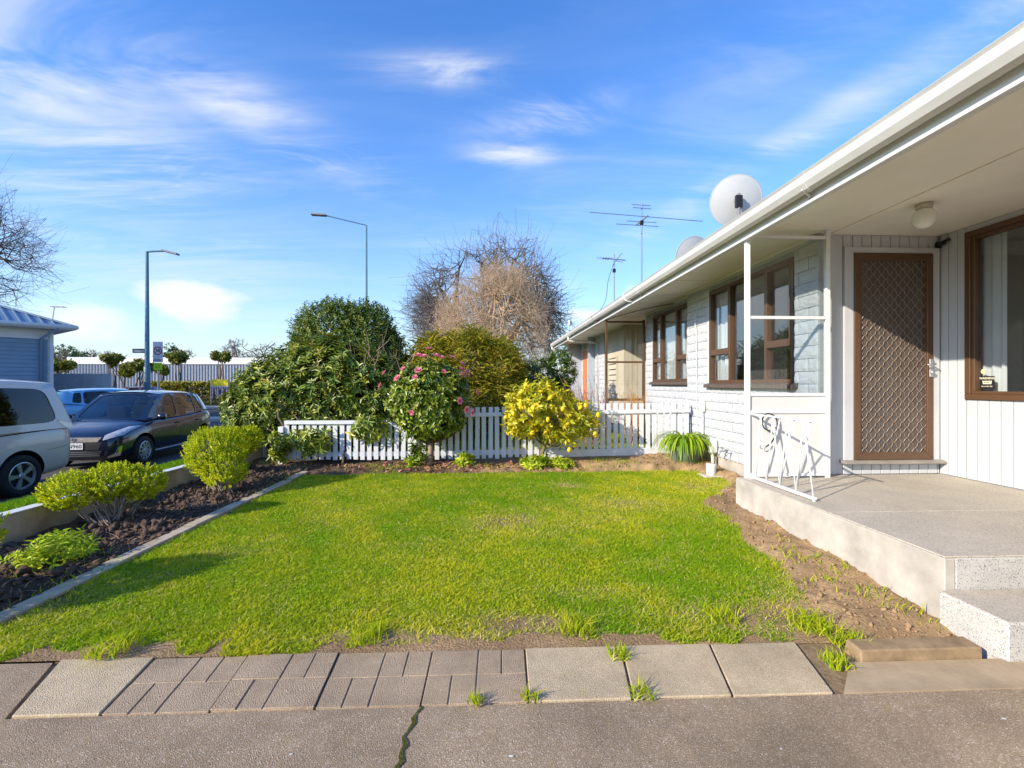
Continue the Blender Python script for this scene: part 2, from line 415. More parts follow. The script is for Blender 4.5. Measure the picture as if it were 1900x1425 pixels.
def zgarden(X, Y):
    x = X.ravel(); y = Y.ravel(); P = np.c_[x, y]; d = lawn_d(x, y)
    soil = smooth(-d / .12)
    z = .022 + .008 * vnoise(P, 2.0, 1)
    mound = .02 + .03 * vnoise(P, 6, 5) + .016 * vnoise(P, 24, 6) + .010 * vnoise(P, 60, 7)
    mound = mound * (1 - .85 * np.exp(-((x + 2.55) / .16) ** 2)) + .07 * np.exp(-((y - 6.95) / .35) ** 2) * smooth((x - .6) / 1.5) + .05 * smooth((x - 1.9) / .5) * smooth((y - 2.6) / .5)
    edge = smooth((y - 2.2) / .22)
    z = z + soil * mound * edge - .018 * (1 - edge)
    z = z - .006 * bare(x, y)
    return z.reshape(X.shape)
def cgarden(V):
    x, y = V[:, 0], V[:, 1]; P = V[:, :2]; d = lawn_d(x, y); s = smooth(-d / .05 + .2)
    s = np.maximum(s, bare(x, y))[:, None]
    n = (.5 + .5 * vnoise(P, 4, 11))[:, None]
    thatch = np.array([.26, .40, .008]) * (1 - n) + np.array([.52, .54, .03]) * n
    dark = np.array([.13, .085, .055]); pale = np.array([.42, .275, .145])
    k = (smooth((x + 1.2) / 2.2) * (1 - .75 * np.exp(-((x - 2.05) / .25) ** 2 - ((y - 4.35) / .35) ** 2)))[:, None]
    k = np.maximum(k, .8 * smooth((2.55 - y) / .25)[:, None]); soil = dark * (1 - k) + pale * k
    soil = soil * (1 + .25 * vnoise(P, 9, 12))[:, None]
    return np.clip(thatch * (1 - s) + soil * s, 0, 1)
gg = grid_sheet('garden_ground', np.arange(-3.70, 3.215, .028), np.arange(2.2, 7.75, .028), zgarden, M_soilattr, cgarden)
# neighbour's lawn beyond the picket fence
grid_sheet('neighbour_lawn', np.arange(-3.7, 3.21, .3), np.arange(7.72, 22, .3), lambda X, Y: .02 + .01 * np.sin(X * 3 + Y), M_verge)

# ------------------------------------------------------------------ lawn: blades of grass
def blades(name, x, y, z, hgt, wid, cols, lean, parent=None, m=None, seed=0):
    rg = np.random.default_rng(seed); n = len(x)
    a = rg.uniform(0, 6.283, n); b = rg.uniform(0, 6.283, n)
    side = np.c_[np.cos(a), np.sin(a), np.zeros(n)] * wid[:, None] / 2
    ld = np.c_[np.cos(b), np.sin(b), np.zeros(n)] * (lean * hgt)[:, None]
    p0 = np.c_[x, y, z]; up = np.c_[np.zeros(n), np.zeros(n), hgt]
    p1 = p0 + up * .55 + ld * .3; p2 = p0 + up + ld
    V = np.stack([p0 - side, p0 + side, p1 + side * .8, p1 - side * .8, p2], 1).reshape(-1, 3)
    k = np.arange(n)[:, None] * 5
    F = np.concatenate([k + [[0, 1, 2]], k + [[0, 2, 3]], k + [[3, 2, 4]]], 0)
    o = np_mesh(name, V, F, m, np.repeat(cols, 5, 0), parent)
    return o
M_grass = mat('grass_blades', (.1, .2, .02), .8, .08, attr='col', trans=.4)
rg = np.random.default_rng(21)
n = 430000
y = 2.2 + (6.5 - 2.2) * rg.random(n) ** 1.35; x = rg.uniform(-2.5, 3.0, n)
d = lawn_d(x, y); br = bare(x, y)
keep = (d > -.045) & (rg.random(n) > br * .9) & ((d > .05) | (rg.random(n) > .45))
x, y, d, br = x[keep], y[keep], d[keep], br[keep]; n = len(x)
P = np.c_[x, y]
n1 = .5 + .5 * vnoise(P, 2.4, 31); n2 = .5 + .5 * vnoise(P, 11, 32); rnd = rg.random(n)
gA = np.array([.23, .40, .008]); gB = np.array([.62, .60, .03]); gS = np.array([.66, .58, .22]); gD = np.array([.12, .26, .012])
t = np.clip(.0 + .8 * n1 + .7 * (n2 - .5) + .35 * (rnd - .5) + .5 * br, 0, 1)[:, None]
cols = gA * (1 - t) + gB * t
st = (rg.random(n) < .06 + .25 * br)[:, None]; cols = np.where(st, gS, cols)
dk = (rg.random(n) < .12)[:, None]; cols = np.where(dk, gD, cols)
edge = np.clip(1 - d / .25, 0, 1)
hg = (.011 + .012 * rg.random(n)) * (1 + .5 * edge * rg.random(n)) * (.8 + .5 * n2)
z = zgarden(x, y) - .004
o = blades('lawn_grass', x, y, z, hg, .0028 + .0022 * rg.random(n) + .0006 * y, cols, rg.uniform(.4, 1.6, n), None, M_grass, 5)
tag(o, 'short bright green grass of the front lawn', 'grass', kind='stuff')
# longer tufts along the ragged front edge, the slab joints and in the beds
TUFTS = [(.42, 2.33, .75, 'tuft of long grass at the lawn edge behind the plain concrete slabs'), (1.2, 2.42, .75, 'tuft of long grass beside the bare worn patch'), (1.70, 2.17, .7, 'long grass growing against the sawn timber edging block'),
         (-.6, 2.3, .7, 'tuft of grass overhanging the patterned slabs'), (-1.75, 2.24, .8, 'tuft of grass at the lawn corner near the asphalt'), (.595, 1.85, .3, 'small tuft of grass in the joint between concrete slabs'),
         (.15, 1.85, .2, 'tiny tuft where the patterned slabs meet the plain ones'), (-.06, 1.84, .2, 'tiny tuft at the foot of a patterned slab'), (1.53, 2.02, .5, 'grass spilling over beside the last concrete slab'), (1.62, 2.3, .9, 'rough grass along the bare soil strip'), (.58, 2.12, .35, 'thin grass in the slab joint near the soil')]
for i, (cx, cy, s, lab) in enumerate(TUFTS):
    q = int(190 * s); r = rg.normal(0, .055 * s + .01, (q, 2)).clip(-.075 * s - .012, .075 * s + .012)
    c = np.clip(rg.random(q), 0, 1)[:, None]; cc = gA * 1.1 * (1 - c) + gB * c
    zz_ = np.full(q, .005 if cy < 2.2 else .02)
    tag(blades('grass_tuft', cx + r[:, 0], cy + r[:, 1], zz_, .03 + .075 * s * rg.random(q), .004 + .003 * rg.random(q), cc, rg.uniform(.2, 1.5, q), None, M_grass, 50 + i), lab, 'grass tuft', 'grass tufts')
# weeds / stray grass in the beds (uncountable)
q = 9000; x = rg.uniform(-3.6, 3.1, q * 3); y = rg.uniform(2.25, 7.5, q * 3)
k = (lawn_d(x, y) < -.02) & (vnoise(np.c_[x, y], 3.5, 77) > .45 - .5 * np.exp(lawn_d(x, y) / .12)) & ~((x > 2.3) & (y < 4.45))
x, y = x[k][:q], y[k][:q]; c = rg.random(len(x))[:, None]
tag(blades('bed_weeds', x, y, zgarden(x, y) - .005, .02 + .05 * rg.random(len(x)), .004 + .003 * rg.random(len(x)), gA * (1 - c) + gB * c, rg.uniform(.3, 1.4, len(x)), None, M_grass, 9), 'thin weeds and stray grass scattered over the soil beds', 'weeds', kind='stuff')
# verge grass
q = 60000; x = rg.uniform(-6.5, -3.85, q); y = rg.uniform(3.5, 14, q); c = rg.random(q)[:, None]
tag(blades('verge_grass', x, y, zleft(x, y), .03 + .03 * rg.random(q), .006 + .004 * rg.random(q), gD * (1 - c) + gA * c, rg.uniform(.2, 1.2, q), None, M_grass, 10), 'mown grass on the slope between garden wall and driveway', 'grass', kind='stuff')
q = 40000; x = rg.uniform(-3.4, 3.1, q); y = rg.uniform(7.75, 13, q); c = rg.random(q)[:, None]
tag(blades('neighbour_grass', x, y, np.full(q, .02), .03 + .03 * rg.random(q), .006 + .004 * rg.random(q), gD * (1 - c) + gB * c, rg.uniform(.2, 1.2, q), None, M_grass, 12), 'green grass seen through the gaps of the picket fence', 'grass', kind='stuff')
# soil clods
def clods(name, n, fx, fy, s0, s1, m, seed, label):
    rg = np.random.default_rng(seed); bm = bmesh.new(); bmesh.ops.create_icosphere(bm, subdivisions=1, radius=1)
    bv = np.array([v.co for v in bm.verts]); bf = np.array([[v.index for v in f.verts] for f in bm.faces]); bm.free()
    x, y = fx(rg, n), fy(rg, n); k = lawn_d(x, y) < -.06; x, y = x[k], y[k]; n = len(x)
    s = s0 + (s1 - s0) * rg.random(n) ** 3
    V = bv[None] * (1 + .6 * rg.normal(size=(n, len(bv), 1)).clip(-1.1, 1.3)) * s[:, None, None] * rg.uniform(.6, 1.2, (n, 1, 3))
    V = V + np.c_[x, y, zgarden(x, y) + s * .25][:, None, :]
    F = bf[None] + (np.arange(n) * len(bv))[:, None, None]
    return tag(np_mesh(name, V.reshape(-1, 3), F.reshape(-1, 3), m), label, 'soil', kind='stuff')
clods('dark_soil_clods', 5200, lambda r, n: r.uniform(-3.6, -2.6, n), lambda r, n: r.uniform(2.3, 6.8, n), .003, .032, mat('dark_clod', (.125, .088, .066), .95, .1, noise=(30, .4), bump=(60, .6, .01)), 3, 'dark crumbly soil clods in the bed below the garden wall')
clods('pale_soil_clods', 5000, lambda r, n: r.uniform(1.7, 3.1, n), lambda r, n: 2.2 + 5.0 * r.random(n), .003, .014, mat('pale_clod', (.38, .25, .135), .95, .1, noise=(30, .35), bump=(60, .6, .01)), 4, 'pale dry soil crumbs along the porch and fence')
# fallen petals and leaf litter below the camellia
rg = np.random.default_rng(8); q = 900; x = rg.normal(-.6, .9, q); y = rg.uniform(6.45, 7.2, q)
c = rg.random((q, 1)); pal = np.where(c < .3, np.array([[.55, .22, .16]]), np.where(c < .65, np.array([[.36, .22, .08]]), np.array([[.20, .13, .06]])))
tag(blades('leaf_litter', x, y, zgarden(x, y) + .004, .015 + .02 * rg.random(q), .02 + .02 * rg.random(q), pal, rg.uniform(1, 3, q), None, mat('litter', (.3, .2, .1), .8, .2, attr='col'), 13), 'fallen petals and brown leaves below the flowering camellia', 'leaf litter', kind='stuff')

# ------------------------------------------------------------------ slab path
path = box('path', -1.97, 1.70, 1.83, 2.215, -.12, -.009, mat('path_bedding', (.30, .21, .12), .95, .1, noise=(30, .4), bump=(60, .6, .01))); path['kind'] = 'structure'
def slab(x0t, x1t, x0b, x1b, m, pattern=None, name='paving_slab', dz=0.0, seed=0):
    """x0t..x1t along the lawn, x0b..x1b along the asphalt"""
    rr = random.Random(seed); yb, yt = 1.836, 2.205
    def P(s, t, z): return (x0b + (x1b - x0b) * s + ((x0t + (x1t - x0t) * s) - (x0b + (x1b - x0b) * s)) * t, yb + (yt - yb) * t, z)
    b = MB(); zt = .004 + dz
    def blk(s0, s1, t0, t1, z0, z1): b.add([P(s0, t0, z0), P(s1, t0, z0), P(s1, t1, z0), P(s0, t1, z0), P(s0, t0, z1), P(s1, t0, z1), P(s1, t1, z1), P(s0, t1, z1)], [(0, 3, 2, 1), (4, 5, 6, 7), (0, 1, 5, 4), (1, 2, 6, 5), (2, 3, 7, 6), (3, 0, 4, 7)])
    if not pattern: blk(.012, .988, .0, 1, -.04, zt)
    else:
        blk(.012, .988, 0, 1, -.04, zt - .005)
        for s0, s1, t0, t1 in pattern: blk(s0 + .006, s1 - .006, t0 + .003, t1 - .003, zt - .006, zt + rr.uniform(-.001, .001))
    return b.build(name, m, path, bevel=.0035)
PAT = [(0, .5, .5, 1), (0, .25, 0, .5), (.25, .5, 0, .5), (.5, .75, .5, 1), (.75, 1, .5, 1), (.5, 1, 0, .5)]
XT = [-1.945, -1.53, -1.115, -.705, -.275, .155, .615, 1.045, 1.47]; XB = [-1.80, -1.475, -1.075, -.68, -.275, .145, .56, .965, 1.385]
for i in range(8):
    pat = None if i == 0 or i > 4 else PAT
    o = slab(XT[i], XT[i + 1], XB[i], XB[i + 1], M_slabbr if pat else M_slab, pat, dz=random.Random(i).uniform(-.003, .004), seed=i)
    if pat: o['label'] = 'brown slab pressed with a brick pattern'
# concrete nib and timber edging by the steps
sheet('concrete_apron', [(1.42, 1.832), (2.42, 1.832), (2.42, 2.03), (1.60, 2.03)], .004, mat('stained_concrete', (.48, .36, .225), .85, .2, noise=(4, .3), bump=(60, .3, .005)), -.05)
tb = MB(); N = 9
for i in range(N):
    pass
tb.prism([(2.035, -.03), (2.15, -.03), (2.13, .056), (2.04, .05)], 'x', 1.66, 2.235)
tag(tb.build('timber_edging', M_timber, bevel=.006), 'short sawn timber block edging the bare soil beside the porch steps', 'timber')
# crack in the asphalt, filled with moss
rr = random.Random(4); cx = -.265; ck = []; yy = 1.828
while yy > 1.0:
    ck.append((cx, yy, .0025 + .008 * rr.random())); yy -= .022; cx += rr.uniform(-.014, .011)
b = MB(); vs = []
for i, (cx, yy, w) in enumerate(ck): vs += [(cx - w, yy, .004), (cx + w, yy, .004)]
b.add(vs, [(2 * i, 2 * i + 1, 2 * i + 3, 2 * i + 2) for i in range(len(ck) - 1)])
tag(b.build('asphalt_crack', M_moss, fixn=False), kind='structure')
# bird-lime flecks on the asphalt
rg = np.random.default_rng(14); b = MB()
for i in range(9):
    cx, cy, r_ = rg.uniform(-1.8, 2.2), rg.uniform(1.25, 1.8), rg.uniform(.002, .006); k = len(b.v)
    b.add([(cx + r_ * rg.uniform(.5, 1.3) * math.cos(a * 1.0472) * 1.6, cy + r_ * rg.uniform(.5, 1.2) * math.sin(a * 1.0472), .004) for a in range(6)], [tuple(range(6))])
tag(b.build('bird_droppings', mat('bird_lime', (.7, .68, .62), .8, .2), fixn=False), 'scattered white bird droppings on the foreground asphalt', 'droppings', kind='stuff')
rg = np.random.default_rng(18); q = 1500; x = rg.uniform(-3.6, -2.65, q); y = rg.uniform(2.3, 7.2, q); c = rg.random((q, 1))
tag(blades('bark_litter', x, y, zgarden(x, y) + .004, .008 + .03 * rg.random(q), .004 + .012 * rg.random(q), np.array([.20, .12, .07]) * (1 - c) + np.array([.34, .24, .14]) * c, rg.uniform(1.5, 4, q), None, mat('litter', (.3, .2, .1), .8, .2, attr='col'), 19), 'bark chips and dead twigs lying on the dark bed', 'bark litter', kind='stuff')
# ------------------------------------------------------------------ mowing strip and garden wall on the left
ms = box('mowing_strip', -2.605, -2.495, 2.2, 6.62, -.06, .01, mat('strip_bedding', (.1, .08, .05), .95, .1)); ms['kind'] = 'structure'
y0 = 2.21; rr = random.Random(2)
while y0 < 6.5:
    L_ = rr.uniform(.85, 1.05); y1 = min(y0 + L_, 6.6)
    x0 = -2.62 + rr.uniform(-.012, .012); zt = .046 + rr.uniform(-.006, .006)
    MB().prism([(x0, y0), (x0 + .105, y0), (x0 + .105, y1 - .008), (x0, y1 - .008)], 'z', -.05, zt).build('concrete_block', M_concd, ms, bevel=.006)
    y0 = y1
gw = empty('garden_wall', (-3.72, 5, 0), 0, 'low weathered concrete garden wall with white painted top beside the bed', 'wall')
y0 = 1.9; k = 0
while y0 < 7.75:
    y1 = min(y0 + (1.9 if k else 1.62), 7.78)
    w = box('wall_section', -3.80, -3.705, y0 + .004, y1 - .004, -.1, .243, M_concd, gw, bevel=.006)
    MB().box(-3.805, -3.698, y0 + .003, y1 - .003, .2435, .253).build('painted_top', M_white, w, bevel=.003)
    y0 = y1; k += 1
box('end_post', -3.80, -3.69, 7.79, 7.89, -.1, .36, M_white, gw, bevel=.005)
# ------------------------------------------------------------------ porch with its step
porch = empty('porch', (3.4, 3.4, 0), 0, 'raised concrete porch with exposed aggregate floor and one speckled step', 'porch')
box('side_wall', 2.35, 2.41, 2.334, 4.42, -.05, .342, M_conc, porch, bevel=.005)
box('front_wall', 2.412, 4.47, 2.336, 2.41, -.05, .342, M_terr, porch, bevel=.005)
box('floor_slab', 2.356, 4.478, 2.34, 3.18, .3425, .352, M_aggr, porch, bevel=.003)
o = MB().prism([(2.356, 3.188), (4.478, 3.188), (4.478, 4.498), (3.2, 4.498), (3.2, 4.415), (2.356, 4.415)], 'z', .3425, .352).build('floor_slab', M_aggr, porch, bevel=.002)
box('core', 2.413, 4.47, 2.413, 4.44, -.05, .341, M_conc, porch)
box('end_wall', 2.413, 3.2, 4.42, 4.425, -.05, .34, M_conc, porch)
st = box('step', 2.315, 4.46, 2.005, 2.333, -.05, .175, M_terr, porch, bevel=.008)
box('step_tread', 2.325, 4.45, 2.012, 2.331, .1755, .1785, M_aggr, st)
# ================================================================== THE ROW OF UNITS
H = empty('unit_house', (4, 9, 0), 0, 'long single-storey house of white painted brick with deep eaves and brown windows', 'house')
ZF, ZS = .352, 2.73           # porch floor, soffit
XE = 2.40                     # fascia
YA, YB = -2.0, 18.1
# --- plinth
for nm, x, y0, y1 in (('plinth', 3.225, 4.44, 7.56), ('plinth', 3.325, 7.56, 9.9), ('plinth', 3.325, 11.62, 18.0)):
    box(nm, x, x + .25, y0, y1, -.1, .222, M_conc, H, bevel=.004)
# --- bricks: rough split-face blocks, painted over; a few shared meshes
def brick_mesh(L_, h_, dep, seed):
    rg = np.random.default_rng(seed); nx, nz = 8, 4
    V = []; 
    for j in range(nz + 1):
        for i in range(nx + 1):
            e = (i in (0, nx)) or (j in (0, nz))
            u = -L_ / 2 + L_ * i / nx; w = h_ * j / nz
            V.append((-(.0 if e else rg.uniform(.002, .009)) + (rg.uniform(0, .004) if e else 0), u + (rg.uniform(-.003, .003)), w + rg.uniform(-.0025, .0025)))
    F = [(j * (nx + 1) + i, j * (nx + 1) + i + 1, (j + 1) * (nx + 1) + i + 1, (j + 1) * (nx + 1) + i) for j in range(nz) for i in range(nx)]
    k = len(V); rim = [i for i in range(nx + 1)] + [j * (nx + 1) + nx for j in range(1, nz + 1)] + [nz * (nx + 1) + i for i in range(nx - 1, -1, -1)] + [j * (nx + 1) for j in range(nz - 1, 0, -1)]
    for r in rim: V.append((dep, V[r][1], V[r][2]))
    m = len(rim)
    F += [(rim[i], k + i, k + (i + 1) % m, rim[(i + 1) % m]) for i in range(m)]
    me = bpy.data.meshes.new('brick'); me.from_pydata(V, [], F); me.materials.append(M_brickpaint)
    bm = bmesh.new(); bm.from_mesh(me); bmesh.ops.recalc_face_normals(bm, faces=bm.faces); bm.to_mesh(me); bm.free()
    return me
CH, BL, JT = .1285, .30, .006
BV = [brick_mesh(BL - JT, CH - JT, .03, s) for s in range(8)]
BH = [brick_mesh(BL / 2 - JT, CH - JT, .03, 40 + s) for s in range(4)]
def brick_wall(x, y0, y1, holes, seed, corner=None):
    """wall face at x looking towards -x, holes (ya, yb, za, zb)"""
    rr = random.Random(seed); back = MB()
    cuts = sorted({y0, y1} | {h[0] for h in holes} | {h[1] for h in holes})
    for a, b_ in zip(cuts, cuts[1:]):
        hs = [h for h in holes if h[0] <= a + 1e-6 and h[1] >= b_ - 1e-6]
        if not hs: back.box(x + .018, x + .075, a, b_, .222, ZS - .002)
        else:
            h = hs[0]; back.box(x + .018, x + .075, a, b_, .222, h[2])
            if h[3] < ZS - .01: back.box(x + .018, x + .075, a, b_, h[3], ZS - .002)
    wl_ = back.build('brick_wall', M_mortar, H)
    n = int((ZS - .222) / CH) + 1
    for c in range(n):
        z = .224 + c * CH
        if z + .05 > ZS: break
        y = y0 - (BL / 2 if c % 2 else 0)
        while y < y1 - .02:
            a, b_ = max(y, y0), min(y + BL, y1); y += BL
            segs = [(a, b_)]
            for h in holes:
                if z + CH - .03 > h[2] and z + .03 < h[3]:
                    ns = []
                    for p, q in segs:
                        if q <= h[0] or p >= h[1]: ns.append((p, q)); continue
                        if p < h[0] - .03: ns.append((p, h[0]))
                        if q > h[1] + .03: ns.append((h[1], q))
                    segs = ns
            for p, q in segs:
                w = q - p
                if w < .035: continue
                full = w > .2
                me = rr.choice(BV if full else BH); ref = BL if full else BL / 2
                hs = min(1.0, (ZS - .004 - z) / (CH - JT))
                flip = rr.random() < .5
                link_mesh('brick', me, (x + rr.uniform(-.002, .003), (p + q) / 2, z), wl_, (0, 0, 0), (1, (-1 if flip else 1) * (w - JT) / (ref - JT), hs))
    return wl_
W1 = (4.83, 6.75, 1.262, 2.60); W2 = (7.62, 9.45, 1.30, 2.62)
brick_wall(3.2, 4.46, 7.55, [W1], 1)
brick_wall(3.3, 7.56, 9.9, [W2], 2)
box('pier_return', 3.222, 3.42, 7.55, 7.559, .222, ZS - .003, M_mortar, H)
# brick ends shown in the porch reveal
# --- windows in the brick wall
M_room = mat('room_wall', (.42, .40, .36), .8, .2)
M_net = mat('net_curtain', (.82, .83, .84), .8, .1, trans=.35)
M_drape = mat('cream_drape', (.72, .70, .66), .8, .1, trans=.2)
def sash_window(x, y0, y1, z0, z1, fr, trz, lab):
    """brown frame: three lights, the two outer ones split by a transom; fr = fractions of the two mullions"""
    w = empty('window', (x, (y0 + y1) / 2, z0)); put(w, H); w['label'] = lab
    f = .042; xo, xi = x - .012, x + .06
    fb = MB()
    fb.box(xo, xi, y0, y1, z0, z0 + f); fb.box(xo, xi, y0, y1, z1 - f, z1)
    fb.box(xo, xi, y0, y0 + f, z0 + f, z1 - f); fb.box(xo, xi, y1 - f, y1, z0 + f, z1 - f)
    fb.build('frame', M_brown, w)
    ym = [y0 + (y1 - y0) * k for k in fr]
    for yy in ym: box('mullion', xo - .003, xi, yy - f / 2, yy + f / 2, z0 + f, z1 - f, M_brown, w)
    ys = [y0 + f] + [v for yy in ym for v in (yy - f / 2, yy + f / 2)] + [y1 - f]
    for i in range(3):
        a, b_ = ys[2 * i], ys[2 * i + 1]
        if i == 1: box('pane', x + .03, x + .034, a, b_, z0 + f, z1 - f, M_pane, w)
        else:
            box('transom', xo - .006, xi, a, b_, trz - .028, trz + .028, M_brown, w)
            box('pane', x + .03, x + .034, a, b_, z0 + f, trz - .028, M_pane, w)
            sb = MB(); s = .022   # opening sash of its own
            sb.box(xo - .004, x + .045, a, b_, trz + .028, trz + .028 + s); sb.box(xo - .004, x + .045, a, b_, z1 - f - s, z1 - f)
            sb.box(xo - .004, x + .045, a, a + s, trz + .028 + s, z1 - f - s); sb.box(xo - .004, x + .045, b_ - s, b_, trz + .028 + s, z1 - f - s)
            sb.build('sash', M_brown, w)
            box('pane', x + .028, x + .032, a + s, b_ - s, trz + .028 + s, z1 - f - s, M_pane, w)
    MB().prism([(x - .075, z0 - .065), (x + .1, z0 - .065), (x + .1, z0 - .001), (x - .01, z0 - .001), (x - .075, z0 - .025)], 'y', y0 - .07, y1 + .05).build('sill', M_brownd, w, bevel=.004)
    box('reveal_board', x - .008, x + .10, y1 + .002, y1 + .05, z0, z1 + .02, M_white, w)
    return w
sash_window(3.2, *W1[:2], *W1[2:], (.26, .69), 1.69, 'three-light brown window nearest the porch, in the white brick wall')
sash_window(3.3, *W2[:2], *W2[2:], (.33, .74), 1.71, 'three-light brown window behind the picket fence')
def curtain(x, y0, y1, z0, z1, m, folds, amp, label, axis='y', taper=0.0):
    """hanging cloth with folds"""
    n = folds * 8; V = []; rr = random.Random(int(y0 * 100)); ph = [rr.uniform(.7, 1.3) for _ in range(n + 1)]
    for j in range(9):
        t = j / 8
        for i in range(n + 1):
            s = i / n; yy = y0 + (y1 - y0) * s * (1 - taper * (1 - t))
            off = amp * math.sin(s * folds * 6.283) * ph[i] * (.6 + .4 * (1 - t))
            V.append((x + off, yy, z0 + (z1 - z0) * t))
    F = [(j * (n + 1) + i, j * (n + 1) + i + 1, (j + 1) * (n + 1) + i + 1, (j + 1) * (n + 1) + i) for j in range(8) for i in range(n)]
    V2 = [(a + .004, b_, c) for a, b_, c in V]; k = len(V)
    o = MB().add(V + V2, F + [tuple(k + q for q in f)[::-1] for f in F]).build('curtain', m, fixn=False, smooth=True)
    return tag(o, label, 'curtain', 'curtains')
curtain(3.31, 6.20, 6.98, 1.2, 2.64, M_net, 5, .02, 'white net curtain at the far end of the brick wall window next to the porch')
curtain(3.31, 4.75, 5.05, 1.2, 2.64, M_drape, 3, .02, 'narrow pale drape at the porch end of the brick wall window')
curtain(3.42, 7.62, 9.75, 1.25, 2.66, M_net, 14, .02, 'full-width white net curtain in the window behind the picket fence')
# --- rooms behind the windows, so that the glass looks into a house
rm = MB()
rm.box(3.40, 8.9, 4.62, 4.70, .3, ZS); rm.box(3.29, 8.9, 7.45, 7.54, .3, ZS); rm.box(3.40, 8.9, 9.8, 9.86, .3, ZS); rm.box(8.9, 9.0, -2, 18, -.1, ZS)
rm.build('inner_walls', M_room, H)
box('room_floor', 3.43, 8.9, 4.72, 18, .25, .35, mat('carpet', (.22, .18, .15), .95, .1), H)
box('room_floor', 4.56, 8.9, -2, 4.6, .25, .35, MATS['carpet'], H)
# --- door wall (faces the camera) and right wall of the porch: vertical boards
def boards_y(x, y0, y1, z0, z1, pitch, m, parent, rel=.012, name='board'):
    n = max(1, round((y1 - y0) / pitch)); p = (y1 - y0) / n
    me = MB().box(0, rel, -p / 2 + .0035, p / 2 - .0035, 0, 1).build('tmp', m, bevel=.0025); d = me.data; bpy.data.objects.remove(me)
    for i in range(n): link_mesh(name, d, (x, y0 + p * (i + .5), z0), parent, (0, 0, 0), (1, 1, z1 - z0))
def boards_x(y, x0, x1, z0, z1, pitch, m, parent, rel=.012, name='board'):
    n = max(1, round((x1 - x0) / pitch)); p = (x1 - x0) / n
    me = MB().box(-p / 2 + .0035, p / 2 - .0035, 0, rel, 0, 1).build('tmp', m, bevel=.0025); d = me.data; bpy.data.objects.remove(me)
    for i in range(n): link_mesh(name, d, (x0 + p * (i + .5), y, z0), parent, (0, 0, 0), (1, 1, z1 - z0))
YD = 4.50
DX0, DX1, DZ0, DZ1 = 3.575, 4.385, .500, 2.545      # brown door
M_groove = mat('board_groove', (.34, .34, .35), .8, .2)
dw = MB().box(3.22, DX0 - .095, YD + .013, YD + .11, .3, ZS).box(DX1 + .075, 4.62, YD + .013, YD + .11, .3, ZS).box(DX0 - .095, DX1 + .075, YD + .013, YD + .11, .3, DZ0 - .01).box(DX0 - .095, DX1 + .075, YD + .013, YD + .11, DZ1 + .06, ZS).build('door_wall', M_groove, H)
boards_x(YD, 3.30, DX0 - .096, ZF + .006, ZS - .004, .095, M_whitewall, dw)
boards_x(YD, DX1 + .076, 4.478, ZF + .006, ZS - .004, .095, M_whitewall, dw)
boards_x(YD, DX0 - .094, DX1 + .074, ZF + .006, DZ0 - .034, .095, M_whitewall, dw)
boards_x(YD, DX0 - .094, DX1 + .074, DZ1 + .062, ZS - .004, .095, M_whitewall, dw)
box('corner_board', 3.205, 3.295, YD - .03, YD + .012, ZF, ZS - .003, M_whitewall, H, bevel=.003)
box('flat_board', 3.32, 3.40, YD - .012, YD - .001, ZF + .004, ZS - .004, M_whitewall, H, bevel=.003)
# door
D = empty('front_door', (3.98, YD, DZ0)); put(D, H); D['label'] = 'brown security screen door with diamond grille'
tr = MB()
tr.box(DX0 - .092, DX0 - .004, YD - .022, YD + .012, DZ0 - .02, DZ1 + .058); tr.box(DX1 + .004, DX1 + .072, YD - .022, YD + .012, DZ0 - .02, DZ1 + .058); tr.box(DX0 - .004, DX1 + .004, YD - .022, YD + .012, DZ1 + .004, DZ1 + .058)
tr.build('architrave', M_whitewall, D)
f = .062; ff = MB()
yo, yi = YD - .032, YD + .012
ff.prism([(DX0, DZ0), (DX1, DZ0), (DX1 - f, DZ0 + f), (DX0 + f, DZ0 + f)], 'y', yo, yi); ff.prism([(DX0, DZ1), (DX1, DZ1), (DX1 - f, DZ1 - f), (DX0 + f, DZ1 - f)], 'y', yo, yi)
ff.prism([(DX0, DZ0), (DX0 + f, DZ0 + f), (DX0 + f, DZ1 - f), (DX0, DZ1)], 'y', yo, yi); ff.prism([(DX1, DZ0), (DX1 - f, DZ0 + f), (DX1 - f, DZ1 - f), (DX1, DZ1)], 'y', yo, yi)
ff.build('screen_frame', M_brown, D, bevel=.003)
bd = MB(); s = .012
for q in (0, 1): bd.box(DX0 + f, DX1 - f, YD - .026, YD - .012, (DZ0 + f) if q == 0 else DZ1 - f - s, (DZ0 + f + s) if q == 0 else DZ1 - f)
bd.box(DX0 + f, DX0 + f + s, YD - .026, YD - .012, DZ0 + f + s, DZ1 - f - s); bd.box(DX1 - f - s, DX1 - f, YD - .026, YD - .012, DZ0 + f + s, DZ1 - f - s)
bd.build('frame_bead', M_brown, D)
# diamond grille: expanded metal strips that kink at every crossing
ga, gb, za, zb = DX0 + f + .006, DX1 - f - .006, DZ0 + f + .006, DZ1 - f - .006
pw, ph_ = .0865, .101
gr = MB(); nxg = int((gb - ga) / pw) + 2; nzg = int((zb - za) / ph_) + 2
for sgn in (1, -1):
    for k in range(-nzg - 2, nxg + nzg + 4):
        # line x = ga + k*pw + sgn * (z - za) * pw/ph
        seg = []
        z = za
        while z <= zb + 1e-6:
            xx = ga + k * pw + sgn * (z - za) * pw / ph_
            seg.append((xx, z)); z += ph_ / 8
        run = []
        for xx, z in seg + [(None, None)]:
            if xx is not None and ga <= xx <= gb:
                j = ((z - za) / (ph_ / 2)) % 1.0
                run.append(Vector((xx + sgn * .006 * math.sin(6.283 * j), YD - .020 + .003 * sgn * math.cos(3.1416 * ((z - za) / (ph_ / 2))), z)))
            else:
                if len(run) > 1: gr.tube(run, .0031, 4, False)
                run = []
